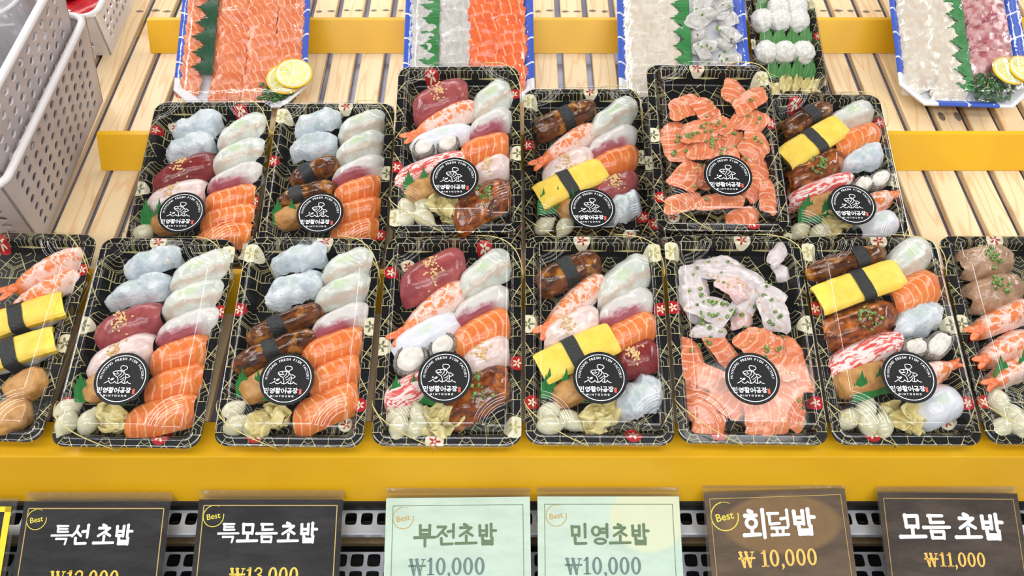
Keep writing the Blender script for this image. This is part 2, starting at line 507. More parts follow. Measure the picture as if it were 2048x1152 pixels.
M['red_slice'] = m_streak('red_fish_slice', lin(190, 122, 126), lin(214, 176, 174), 120, 60, rough=0.2, bump=0.3, extra=lin(160, 80, 92), **SSS, **WET)
M['foam'] = m_foam()
M['cress'] = plain('dark_leaf', lin(40, 84, 36), 0.35, lin(62, 112, 52), 200)
M['cress_stem'] = plain('pale_stem', lin(196, 206, 150), 0.4)
M['lemon_rind'] = plain('lemon_rind', lin(240, 206, 50), 0.4, lin(232, 190, 40), 200, 0.2, 500)
M['lemon_pith'] = plain('lemon_pith', lin(244, 240, 220), 0.5)
M['lemon_pulp'] = plain('lemon_pulp', lin(214, 212, 120), 0.25, lin(228, 226, 150), 160, 0.4, 400, **SSS, **WET)
M['crate_rim'] = plain('pale_plastic_rim', lin(224, 220, 220), 0.4)
M['crate'] = plain('grey_white_plastic', lin(192, 182, 180), 0.42, lin(176, 166, 163), 14, 0.05, 200)
M['basket'] = plain('white_plastic', lin(232, 228, 226), 0.36, lin(216, 210, 208), 14)
M['redpack'] = plain('red_sachet', lin(190, 24, 32), 0.2, lin(150, 14, 24), 60, 0.5, 60)
M['paper'] = plain('white_label', lin(226, 226, 226), 0.5)
M['ink'] = plain('black_ink', lin(20, 20, 22), 0.5)
M['sticker'] = plain('black_sticker', lin(20, 21, 23), 0.45, Specular_IOR_Level=0.3)
M['white_print'] = plain('white_print', lin(240, 240, 244), 0.4)
M['red_print'] = plain('red_print', lin(206, 84, 60), 0.4)
M['elastic'] = plain('gold_elastic', lin(212, 200, 130), 0.35, Metallic=0.2)
M['card_black'] = m_sign('black_slate_card', lin(36, 35, 36), lin(54, 53, 54), 18)
M['card_brown'] = m_sign('brown_stone_card', lin(84, 70, 58), lin(104, 88, 72), 16, (0.004, -0.033, 0.062, 0.030, lin(134, 108, 74), lin(110, 86, 60)))
M['card_dark'] = m_sign('dark_brown_card', lin(58, 50, 46), lin(82, 72, 64), 14)
M['card_mint'] = m_sign('mint_card', lin(196, 216, 200), lin(184, 204, 188), 20)
M['card_mint_blot'] = m_sign('mint_card_with_cream_patch', lin(196, 216, 200), lin(184, 204, 188), 20, (0.040, -0.022, 0.040, 0.034, lin(216, 220, 190), lin(204, 212, 182)))
M['card_yellow'] = plain('yellow_card_edge', lin(240, 214, 40), 0.45)
M['gold_line'] = plain('gold_print', lin(190, 158, 92), 0.45)
M['yellow_print'] = plain('yellow_print', lin(224, 208, 62), 0.45)
M['amber_print'] = plain('amber_print', lin(240, 186, 84), 0.45)
M['green_print'] = plain('green_print', lin(84, 112, 74), 0.45)
M['teal_print'] = plain('teal_print', lin(92, 116, 112), 0.45)
M['tan_print'] = plain('tan_print', lin(184, 152, 78), 0.45)
M['price_yellow'] = plain('price_yellow_print', lin(228, 196, 70), 0.45)


def m_rice():
    t = NT('cooked_rice')
    c = t.coord(1.0)
    v = t.n('ShaderNodeTexVoronoi', {'Vector': c, 'Scale': 260.0}, feature='F1').outputs[0]
    col = t.mix(t.smooth(v, 0.2, 0.8), lin(244, 244, 240), lin(222, 220, 212))
    return t.bsdf(col, 0.4, t.bump(v, -0.8, 0.002), **SSS)


M['rice'] = m_rice()


# ------------------------------------------------------------ shape helpers
def rrect(hw, hl, r, z, n=8, chamfer=False):
    pts = []
    for cx, cy, a0 in ((hw - r, hl - r, 0), (-hw + r, hl - r, 90), (-hw + r, -hl + r, 180), (hw - r, -hl + r, 270)):
        for k in range(n + 1):
            a = (a0 + 90 * k / n) * D2R
            if chamfer:
                f = k / n
                p0 = Vector((math.cos(a0 * D2R), math.sin(a0 * D2R)))
                p1 = Vector((math.cos((a0 + 90) * D2R), math.sin((a0 + 90) * D2R)))
                q = p0.lerp(p1, f)
                pts.append((cx + r * q.x, cy + r * q.y, z))
            else:
                pts.append((cx + r * math.cos(a), cy + r * math.sin(a), z))
    return pts


def loft(rings, cap0=True, cap1=True):
    n = len(rings[0])
    v = [p for r in rings for p in r]
    f = []
    for k in range(len(rings) - 1):
        for j in range(n):
            f.append((k * n + j, k * n + (j + 1) % n, (k + 1) * n + (j + 1) % n, (k + 1) * n + j))
    if cap0:
        f.append(tuple(range(n - 1, -1, -1)))
    if cap1:
        b = (len(rings) - 1) * n
        f.append(tuple(b + j for j in range(n)))
    return v, f


def sstep(a, b, x):
    t = min(1, max(0, (x - a) / (b - a)))
    return t * t * (3 - 2 * t)


def interp(tab, x):
    for (x0, y0), (x1, y1) in zip(tab, tab[1:]):
        if x <= x1:
            return y0 + (y1 - y0) * max(0, (x - x0)) / (x1 - x0)
    return tab[-1][1]


class Slab:
    """a slice of fish bent over what lies beneath it"""
    def __init__(s, L, W, H, De=0.010, Ds=0.015, T=0.006, p=5.0, emin=0.35, taper=0.0, amp=0.0012, seed=0, shear=0.0, ridge=0.0, wob=0.06, pe=3.4, ps=3.2, fold=0.0, lean=0.0):
        s.__dict__.update(locals())

    def hw(s, u):
        b = s.emin + (1 - s.emin) * math.sqrt(max(0, 1 - abs(u) ** s.p))
        b *= 1 + s.taper * u
        b *= 1 + s.wob * (noise.noise((u * 1.7, s.seed * 3.1, 5.5)) + .5 * noise.noise((u * 6.5, s.seed * 3.1, 1.5)))
        return s.W / 2 * b

    def z(s, u, v):
        x, y = u * s.L / 2, v * s.W / 2
        z = s.H - s.De * abs(u) ** s.pe - s.Ds * abs(v) ** s.ps
        z += s.amp * noise.noise((x * 90, y * 90, s.seed * 7.7)) + 0.5 * s.amp * noise.noise((x * 240, y * 240, s.seed * 3.3))
        z += s.fold * (abs(noise.noise((x * 38 + y * 25, y * 70, s.seed * 2.1))) - .25)
        z += s.lean * v
        if s.ridge:
            z += s.ridge * abs(math.sin(math.pi * (x / 0.0115 + 0.3 * v * v))) * (1 - v * v)
        return z

    def at(s, u, v):
        return (u * s.L / 2 + s.shear * v * s.W / 2, v * s.hw(u), s.z(u, v))

    def build(s, nu=26, nv=13):
        v, f = [], []
        us = [math.sin(math.pi / 2 * (2 * i / nu - 1)) * 0.35 + (2 * i / nu - 1) * 0.65 for i in range(nu + 1)]
        vs = [math.sin(math.pi / 2 * (2 * j / nv - 1)) * 0.35 + (2 * j / nv - 1) * 0.65 for j in range(nv + 1)]
        for u in us:
            for w_ in vs:
                v.append(s.at(u, w_))
        n1 = len(v)
        for u in us:
            for w_ in vs:
                x, y, z = s.at(u, w_)
                m = max(abs(u), abs(w_))
                k = 1 - 0.06 * m ** 3
                v.append((x * k, y * k, z - s.T * (1 - 0.45 * m ** 4)))
        m = nv + 1
        for i in range(nu):
            for j in range(nv):
                a = i * m + j
                f.append((a, a + m, a + m + 1, a + 1))
                f.append((n1 + a, n1 + a + 1, n1 + a + m + 1, n1 + a + m))
        loop = [j for j in range(nv)] + [i * m + nv for i in range(nu)] + [nu * m + j for j in range(nv, 0, -1)] + [i * m for i in range(nu, 0, -1)]
        b0 = len(v)
        v += [v[q] for q in loop] + [v[n1 + q] for q in loop]
        k = len(loop)
        for q in range(k):
            w_ = (q + 1) % k
            f.append((b0 + q, b0 + w_, b0 + k + w_, b0 + k + q))
        return v, f


def ellipsoid(rx, ry, rz, c=(0, 0, 0), nu=10, nv=6, M=None):
    v, f = [(0, 0, -1)], []
    for j in range(1, nv):
        a = -math.pi / 2 + math.pi * j / nv
        for i in range(nu):
            b = 2 * math.pi * i / nu
            v.append((math.cos(a) * math.cos(b), math.cos(a) * math.sin(b), math.sin(a)))
    v.append((0, 0, 1))
    for i in range(nu):
        f.append((0, 1 + (i + 1) % nu, 1 + i))
        for j in range(nv - 2):
            p = 1 + j * nu
            f.append((p + i, p + (i + 1) % nu, p + nu + (i + 1) % nu, p + nu + i))
        f.append((len(v) - 1, 1 + (nv - 2) * nu + i, 1 + (nv - 2) * nu + (i + 1) % nu))
    out = []
    for x, y, z in v:
        p = Vector((x * rx, y * ry, z * rz))
        if M is not None:
            p = M @ p
        out.append(tuple(p + Vector(c)))
    return out, f


def rice_mesh(L, W, H, seed):
    """pressed finger of rice, its top H above the tray floor"""
    v, f = ellipsoid(1, 1, 1, nu=26, nv=14)
    out = []
    for x, y, z in v:
        q = [math.copysign(abs(c) ** 0.62, c) for c in (x, y, z)]
        n_ = noise.noise((x * 7, y * 5, z * 5 + seed)) * 0.05 + noise.noise((x * 19, y * 14, z * 14 + seed)) * 0.05
        k = 1 + n_
        out.append((q[0] * L / 2 * k, q[1] * W / 2 * k, H / 2 + q[2] * H / 2))
    return mesh('rice', out, f, M['rice'])


def seeds_mesh(pts, name='sesame_seeds', mat='sesame', rx=0.0019):
    b = MB()
    for x, y, z in pts:
        R = Matrix.Rotation(rng.uniform(0, 6.28), 3, 'Z') @ Matrix.Rotation(rng.uniform(-0.3, 0.3), 3, 'Y')
        v, f = ellipsoid(rx, rx * 0.62, rx * 0.42, (x, y, z), 7, 4, R)
        b.add(v, f)
    return b.mesh(name, M[mat])


def chives_mesh(pts):
    b = MB()
    for x, y, z in pts:
        r = rng.uniform(0.0011, 0.0024)
        h = rng.uniform(0.0008, 0.0022)
        T = Matrix.Translation((x, y, z + 0.0008)) @ Matrix.Rotation(rng.uniform(0, 6.28), 4, 'Z') @ Matrix.Rotation(rng.choice((0, 0.5, 1.2, 1.57)) + rng.uniform(-.2, .2), 4, 'X')
        b.lathe([(r * .62, -h), (r, -h), (r, h), (r * .62, h), (r * .62, -h)], 9, 0, T)
    return b.mesh('chopped_chives', M['chive'])


# ------------------------------------------------------------ the sushi
FLOOR_Z = 0.0042          # top of the tray floor in box coordinates
ORD = ['first', 'second', 'third', 'fourth', 'fifth', 'sixth', 'seventh', 'eighth', 'ninth', 'tenth', 'eleventh', 'twelfth', 'thirteenth', 'fourteenth', 'fifteenth', 'sixteenth']
PLACE = {
    'f0': 'the cut-off front box at left edge', 'f1': 'the second front box', 'f2': 'the third front box', 'f3': 'the fourth front box',
    'f4': 'the fifth front box', 'f5': 'the sixth front box', 'f6': 'the seventh front box', 'f7': 'the cut-off front box at right edge',
    'r1': 'the first rear box', 'r2': 'the second rear box', 'r3': 'the third rear box', 'r4': 'the fourth rear box', 'r5': 'the fifth rear box', 'r6': 'the sixth rear box',
}
KIND = {   # name, words, topping material, slab settings
    'salmon': ('salmon_nigiri', 'orange salmon sushi', 'salmon', dict(H=.031, De=.010, Ds=.017, T=.007, p=7, emin=.66, amp=.0014, shear=.22, lean=.0012)),
    'tuna': ('tuna_nigiri', 'dark red tuna sushi with sesame', 'tuna', dict(H=.032, De=.012, Ds=.017, T=.007, p=5, emin=.55, amp=.0014, shear=.20, taper=.10)),
    'flatfish': ('flatfish_nigiri', 'translucent white fish sushi', 'flatfish', dict(H=.032, De=.014, Ds=.018, T=.0035, p=4, emin=.40, amp=.0016, fold=.0040, taper=.16, shear=.25, wob=.10)),
    'rededge': ('sea_bream_nigiri', 'white fish sushi with crimson edge', 'rededge', dict(H=.031, De=.013, Ds=.017, T=.0045, p=4, emin=.38, amp=.0014, fold=.0024, taper=.14, shear=.2, wob=.09)),
    'pinkfish': ('pink_fish_nigiri', 'pinkish fish sushi with sesame', 'pinkfish', dict(H=.032, De=.012, Ds=.017, T=.006, p=5, emin=.5, amp=.0014, shear=.25, taper=.10, fold=.0015)),
    'squid': ('squid_nigiri', 'bluish white squid sushi', 'squid', dict(H=.032, De=.014, Ds=.019, T=.004, p=3.2, emin=.36, amp=.0042, wob=.30, fold=.0075, taper=.10, shear=.15)),
    'whitesquid': ('white_squid_nigiri', 'smooth milky white sushi', 'whitesquid', dict(H=.031, De=.014, Ds=.017, T=.006, p=5, emin=.5, amp=.0008, pe=2.6, fold=.001)),
    'shrimp': ('shrimp_nigiri', 'orange and white shrimp sushi', 'shrimp', dict(H=.030, De=.011, Ds=.017, T=.006, p=4, emin=.5, amp=.0010, taper=.26, ridge=.0014, pe=2.6, ps=2.6)),
    'tamago': ('omelette_nigiri', 'yellow omelette sushi with seaweed belt', 'tamago', dict(H=.034, De=.004, Ds=.0045, T=.014, p=16, emin=.92, amp=.0012, wob=.03, pe=4, ps=6)),
    'eel': ('eel_nigiri', 'glazed brown eel sushi with seaweed belt', 'eel', dict(H=.032, De=.011, Ds=.016, T=.006, p=4, emin=.42, amp=.0022, fold=.0028, wob=.10)),
    'grill': ('grilled_fillet_nigiri', 'glossy grilled fillet sushi with chives', 'grill', dict(H=.032, De=.012, Ds=.016, T=.006, p=4, emin=.48, amp=.0030, fold=.0030, wob=.10, shear=.2)),
    'crab': ('crab_stick_nigiri', 'red and white crab stick sushi', 'crab', dict(H=.031, De=.010, Ds=.017, T=.008, p=4, emin=.45, amp=.0010, shear=.15)),
    'brownfish': ('brown_fish_nigiri', 'translucent brown fish sushi with chives', 'brownfish', dict(H=.031, De=.013, Ds=.017, T=.004, p=3.4, emin=.5, amp=.0040, wob=.16, fold=.005)),
}


def local(x, y, z, deg=0.0):
    return Matrix.Translation((x, y, z)) @ Matrix.Rotation(deg * D2R, 4, 'Z')


def nigiri(kind, L, W, frac, label, mat4, group, seed):
    name, words, mat, st = KIND[kind]
    root = thing(name, label, 'sushi', mat4, group)
    L *= 1.02
    W *= {'shrimp': 1.06, 'tamago': 1.04, 'eel': 1.06, 'crab': 1.08}.get(kind, 1.16)
    tailL = 0.0
    if kind == 'shrimp':
        tailL = min(.018, L * .2)
    st = dict(st)
    off = tailL * .5
    body = L - tailL * .8
    s = Slab(body, W, seed=seed + .37, **st)
    T = Matrix.Translation((off, 0, 0))
    h = st['H']
    put('rice', rice_mesh(body * .76, W * .70, h - st['T'] * .85 - .0022, seed), root, T)
    v, f = s.build(30, 14)
    m = M[mat]
    if kind == 'tuna' and frac and seed % 2:
        m = M['tuna_pink']
    topname = {'tamago': 'omelette', 'shrimp': 'shrimp_body', 'crab': 'crab_stick'}.get(kind, 'fish_slice')
    put(topname, mesh(topname, v, f, m), root, T)
    if kind == 'shrimp':
        b = MB()
        for sg in (-1, 1):
            ts = tailL / .018
            vv, ff = ellipsoid(.0115 * ts, .0042 * ts, .0017, (0, 0, 0), 12, 6)
            b.add(vv, ff, 0, Matrix.Translation((-body / 2 - .006 * ts, sg * .0032 * ts, .020)) @ Matrix.Rotation(sg * -.30, 4, 'Z') @ Matrix.Rotation(.15, 4, 'Y'))
        vv, ff = ellipsoid(.008, W * .22, .0045, (-body / 2 + .001, 0, .019), 12, 6)
        b.add(vv, ff)
        put('shrimp_tail', b.mesh('shrimp_tail', M['shrimp_tail']), root, T)
    if kind in ('tamago', 'eel'):
        u0 = ((frac or .5) - .5) * 2
        hwid = .0075 / (L / 2)
        b = MB()
        nv = 18
        rows = []
        for i in range(5):
            u = u0 + hwid * (i / 2 - 1)
            row = []
            for j in range(nv + 1):
                t = -1.0 + 2.0 * j / nv
                x, y, z = s.at(u, t)
                o_ = .0009 + .0003 * noise.noise((x * 300, y * 300, seed))
                row.append((x, y * 1.02 + .0008 * (1 if t > 0 else -1) * abs(t), z + o_))
            x, y, z = row[0]
            row = [(x, y - .0006, .006)] + row
            x, y, z = row[-1]
            row = row + [(x, y + .0006, .006)]
            rows.append(row)
        n_ = len(rows[0])
        vv = [p for r in rows for p in r]
        ff = [(i * n_ + j, (i + 1) * n_ + j, (i + 1) * n_ + j + 1, i * n_ + j + 1) for i in range(4) for j in range(n_ - 1)]
        b.add(vv, ff)
        put('seaweed_belt', b.mesh('seaweed_belt', M['nori']), root, T)
    if kind in ('tuna', 'pinkfish'):
        pts = []
        for k in range(46 if kind == 'tuna' else 28):
            u = ((frac or .5) - .5) * 2 * .6 + rng.gauss(0, .14)
            t = rng.gauss(.1, .36)
            if abs(t) < .8 and abs(u) < .9:
                x, y, z = s.at(u, t)
                pts.append((x, y, z + .0006))
        o = put('sesame_seeds', seeds_mesh(pts), root, T)
        o['kind'] = 'stuff'
    if kind in ('grill', 'brownfish'):
        pts = []
        for k in range(18):
            u = ((frac or .5) - .5) * 2 * .6 + rng.gauss(0, .13)
            t = rng.gauss(0, .32)
            if abs(t) < .8 and abs(u) < .9:
                x, y, z = s.at(u, t)
                pts.append((x, y, z + .0005))
        o = put('chopped_chives', chives_mesh(pts), root, T)
        o['kind'] = 'stuff'
    return root


def scallop(L, W, label, mat4, group, seed, oyster=False):
    root = thing('oyster_nigiri' if oyster else 'scallop_nigiri', label, 'sushi', mat4, group)
    put('rice', rice_mesh(L * .7, W * .7, .020, seed), root)
    n = 40
    rings = []
    prof = [(1.0, .012), (.98, .019), (.86, .0245), (.78, .0275), (.5, .0290), (.2, .0295)]
    for r, z in prof:
        row = []
        for j in range(n):
            a = 2 * math.pi * j / n
            k = 1 + (.16 if oyster else .04) * noise.noise((math.cos(a) * 1.6, math.sin(a) * 1.6, seed))
            zz = z + (.003 if oyster else .0009) * noise.noise((r * math.cos(a) * 3, r * math.sin(a) * 3, seed + 4))
            row.append((L / 2 * .86 * r * k * math.cos(a), W / 2 * .86 * r * k * math.sin(a), zz))
        rings.append(row)
    v, f = loft(rings, True, True)
    put('scallop_meat' if not oyster else 'oyster_meat', mesh('meat', v, f, M['scallop']), root)
    rings = []
    for r, z in ((.99, .010), (1.06, .016), (1.03, .0225), (.93, .0260), (.84, .0250)):
        row = []
        for j in range(n * 2):
            a = 2 * math.pi * j / (n * 2)
            k = 1 + (.16 if oyster else .04) * noise.noise((math.cos(a) * 1.6, math.sin(a) * 1.6, seed)) + .022 * math.sin(a * 24 + 2 * math.sin(a * 3)) * (1 if z > .015 else .3)
            row.append((L / 2 * .92 * r * k * math.cos(a), W / 2 * .92 * r * k * math.sin(a), z + .0012 * noise.noise((a * 4, r * 3, seed))))
        rings.append(row)
    v, f = loft(rings, False, False)
    put('frilled_edge', mesh('frilled_edge', v, f, M['scallop_rim']), root)
    return root


def inari(L, W, label, mat4, group, seed):
    v, f = ellipsoid(1, 1, 1, nu=36, nv=20)
    out = []
    for x, y, z in v:
        q = [math.copysign(abs(c) ** 0.7, c) for c in (x, y, z)]
        k = 1 + .10 * noise.noise((x * 2.2, y * 2.2, z * 2.2 + seed)) + .05 * noise.noise((x * 6, y * 6, z * 6 + seed))
        out.append((q[0] * L / 2 * k, q[1] * W / 2 * k, .0155 + q[2] * .0145 * k))
    o = put('tofu_pouch_sushi', mesh('tofu_pouch', out, f, M['inari']))
    o.matrix_world = mat4
    return tag(o, label, 'sushi', group)


def flesh_slice(L, W, seed, T=.0045, bend=.006, curl=.0, fold=.0):
    s = Slab(L, W, H=.006, De=bend, Ds=bend * .7, T=T, p=4.0, emin=.5, amp=.0018, seed=seed, wob=.14, pe=2, ps=2, shear=.2, fold=fold)
    v, f = s.build(20, 10)
    if curl:
        out = []
        for x, y, z in v:
            t = max(0, (x / (L / 2) - .2)) / .8
            out.append((x - t * t * L * .18, y, z + curl * t * t))
        v = out
    return v, f


def shallot_mesh(seed):
    prof = [(.0005, -.0150), (.0030, -.0138), (.0068, -.0105), (.0098, -.0050), (.0106, .0005), (.0092, .0065), (.0058, .0115), (.0032, .0140), (.0022, .0165), (.0006, .0172)]
    b = MB()
    b.lathe(prof, 22)
    out = [(x * (1 + .05 * noise.noise((z * 90, seed, 0))), y, z) for x, y, z in b.v]
    return mesh('pickled_shallot', out, b.f, M['shallot'])


def ginger_mesh(seed):
    nu, nv = 16, 12
    v = []
    L, W = rng.uniform(.026, .034), rng.uniform(.018, .026)
    for side in (0, 1):
        for i in range(nu + 1):
            for j in range(nv + 1):
                u, t = i / nu * 2 - 1, j / nv * 2 - 1
                k = math.sqrt(max(.06, 1 - abs(u) ** 2.6 * .9))
                x = u * L / 2 * (1 - .25 * t * t)
                y = t * W / 2 * k
                z = .0035 * math.sin(u * 4 + seed) + .0035 * math.sin(t * 5 + seed * 2) + .004 * noise.noise((u * 2, t * 2, seed))
                v.append((x, y, z - side * .0011))
    m = nv + 1
    n1 = (nu + 1) * m
    f = []
    for i in range(nu):
        for j in range(nv):
            a = i * m + j
            f += [(a, a + m, a + m + 1, a + 1), (n1 + a, n1 + a + 1, n1 + a + m + 1, n1 + a + m)]
    for i in range(nu):
        a = i * m
        f.append((a + m, a, n1 + a, n1 + a + m))
        a += nv
        f.append((a, a + m, n1 + a + m, n1 + a))
    for j in range(nv):
        f.append((j, j + 1, n1 + j + 1, n1 + j))
        a = nu * m + j
        f.append((a + 1, a, n1 + a, n1 + a + 1))
    return mesh('pickled_ginger', v, f, M['ginger'])


def baran_mesh(length, height, seed, mat='baran', teeth=None, wave=.002):
    """strip of plastic grass: straight foot, saw-toothed top; x along, z up"""
    teeth = teeth or max(2, round(length / .020))
    w_ = length / teeth
    prof = []
    pat = [(0, .42), (.10, .62), (.14, .52), (.26, .80), (.30, .68), (.46, 1.0), (.58, .66), (.64, .78), (.76, .50), (.82, .60), (.94, .36)]
    for k in range(teeth):
        sc_ = 1 + .14 * noise.noise((k * 1.7, seed, 2.2))
        for a, h in pat:
            prof.append((k * w_ + a * w_ - length / 2, h * height * sc_))
    prof.append((length / 2, .4 * height))
    v, f = [], []
    for d in (0.0, .0007):
        for x, h in prof:
            y = wave * math.sin(x * 130 + seed)
            v.append((x, y + d, 0))
            v.append((x, y + d + .10 * h, h))
    n = len(prof)
    for k in range(n - 1):
        a = 2 * k
        f.append((a, a + 2, a + 3, a + 1))
        b = 2 * n + a
        f.append((b, b + 1, b + 3, b + 2))
        f.append((a + 1, a + 3, b + 3, b + 1))
        f.append((a, b, b + 2, a + 2))
    f += [(0, 1, 2 * n + 1, 2 * n), (2 * n - 2, 4 * n - 2, 4 * n - 1, 2 * n - 1)]
    return mesh('plastic_grass', v, f, M[mat], smooth=False)


# ------------------------------------------------------------ the takeaway box
BW, BL = .150, .235


def make_tray():
    r = []
    for ins, z, rad in ((.0170, 0.0, .010), (.0070, .0175, .012), (.0004, .0182, .014), (0, .0205, .014), (.0006, .0210, .0135), (.0095, .0210, .010), (.0104, .0198, .009), (.0172, .0052, .007), (.0186, .0042, .006)):
        r.append(rrect(BW / 2 - ins, BL / 2 - ins, rad, z))
    v, f = loft(r)
    return mesh('tray', v, f, M['tray'], smooth=False)


def make_lid():
    hw, hl, R = BW / 2 + .0009, BL / 2 + .0009, .0176
    prof = [(0, .0158), (.0005, .0218), (.0012, .0223), (.0092, .0223), (.0104, .0232), (.0114, .0262), (.0138, .0400), (.0150, .0448), (.0162, .0466), (.0176, .0472)]
    def axis(h):
        ins = [0, .0005, .0012, .003, .0055, .0080, .0092, .0104, .0114, .0126, .0138, .0150, .0162, .0176]
        k = .0186
        while k < .0500:
            ins.append(k)
            k += .00085
        mid = h - .0500
        n = max(2, int(2 * mid / .004))
        return [-h + i for i in ins] + [-mid + 2 * mid * q / n for q in range(n + 1)] + [h - i for i in reversed(ins)]
    xs, ys = axis(hw), axis(hl)
    v = []
    for x in xs:
        for y in ys:
            dx, dy = hw - abs(x), hl - abs(y)
            px, py = x, y
            d = min(dx, dy)
            if dx < R and dy < R:
                a, b = (R - dx) / R, (R - dy) / R
                t = max(a, b)
                k = t / math.hypot(a, b) if t > 0 else 0
                px = math.copysign(hw - R + a * k * R, x)
                py = math.copysign(hl - R + b * k * R, y)
                d = R * (1 - t)
            z = interp(prof, d)
            if d > .0105:
                q = math.hypot(hw - .0115 - abs(px), hl - .0115 - abs(py))
                drop = .0026 * (1 - sstep(.0345, .0371, q)) + .0026 * (1 - sstep(.0292, .0318, q)) + .0036 * (1 - sstep(.0236, .0264, q))
                z -= drop * sstep(.0105, .0160, d)
            v.append((px, py, z))
    n = len(ys)
    f = [(i * n + j, (i + 1) * n + j, (i + 1) * n + j + 1, i * n + j + 1) for i in range(len(xs) - 1) for j in range(n - 1)]
    return mesh('lid', v, f, M['lid'])


def make_elastic():
    b = MB()
    def arc(p0, p1, p2, z0, z1):
        pts = []
        for k in range(15):
            t = k / 14
            x = (1 - t) ** 2 * p0[0] + 2 * t * (1 - t) * p1[0] + t * t * p2[0]
            y = (1 - t) ** 2 * p0[1] + 2 * t * (1 - t) * p1[1] + t * t * p2[1]
            z = z0 + (z1 - z0) * math.sin(math.pi * t)
            pts.append((x, y, z))
        pts = [(pts[0][0], pts[0][1], .012)] + pts + [(pts[-1][0], pts[-1][1], .012)]
        return pts
    loop = arc((.0768, .070), (.074, .104), (.026, .1192), .0235, .041)
    loop += [(-.030, .085, -.0007), (-.062, -.030, -.0007)]
    loop += arc((-.0768, -.072), (-.070, -.104), (-.012, -.1192), .0235, .041)
    loop += [(.030, -.085, -.0007), (.062, .030, -.0007)]
    b.tube(loop, .00055, 6, 0, True)
    return b.mesh('elastic_band', M['elastic'])


def box_matrix(key):
    u, v, e, g, tau = BOX_PLACE[key]
    return BOARD @ Matrix.Translation((u, v, e)) @ Matrix.Rotation(g, 4, 'Z') @ Matrix.Rotation(tau * D2R, 4, 'X') @ Matrix.Translation((0, BL / 2, 0))


# positions of the boxes on the board (m) and of what lies in them (mm, degrees)
BOX_PLACE = {
 'f0': (-0.54721, 0.00706, 0.0, -0.03438, 11.5),
 'f1': (-0.38665, -0.00086, 0.0, -0.01822, 11.5),
 'f2': (-0.22356, -0.00017, 0.0, -0.01191, 11.5),
 'f3': (-0.06559, 0.00045, 0.0, -0.00426, 11.5),
 'f4': (0.08809, 0.00179, 0.0, -0.00875, 11.5),
 'f5': (0.24183, 0.0026, 0.0, -0.01532, 11.5),
 'f6': (0.39621, 0.00157, 0.0, -0.00638, 11.5),
 'f7': (0.55088, 0.00242, 0.0, -0.00389, 11.5),
 'r1': (-0.38201, 0.22631, 0.0, 0.00093, 11.5),
 'r2': (-0.22483, 0.22379, 0.0, 0.0, 11.5),
 'r4': (0.09063, 0.25163, 0.0, 0.00164, 11.5),
 'r6': (0.39744, 0.24072, 0.0, -0.012, 11.5),
 'r3': (-0.06351, 0.23828, 0.047, 0.01095, 11.5),
 'r5': (0.23843, 0.2401, 0.047, -0.01627, 11.5),
}
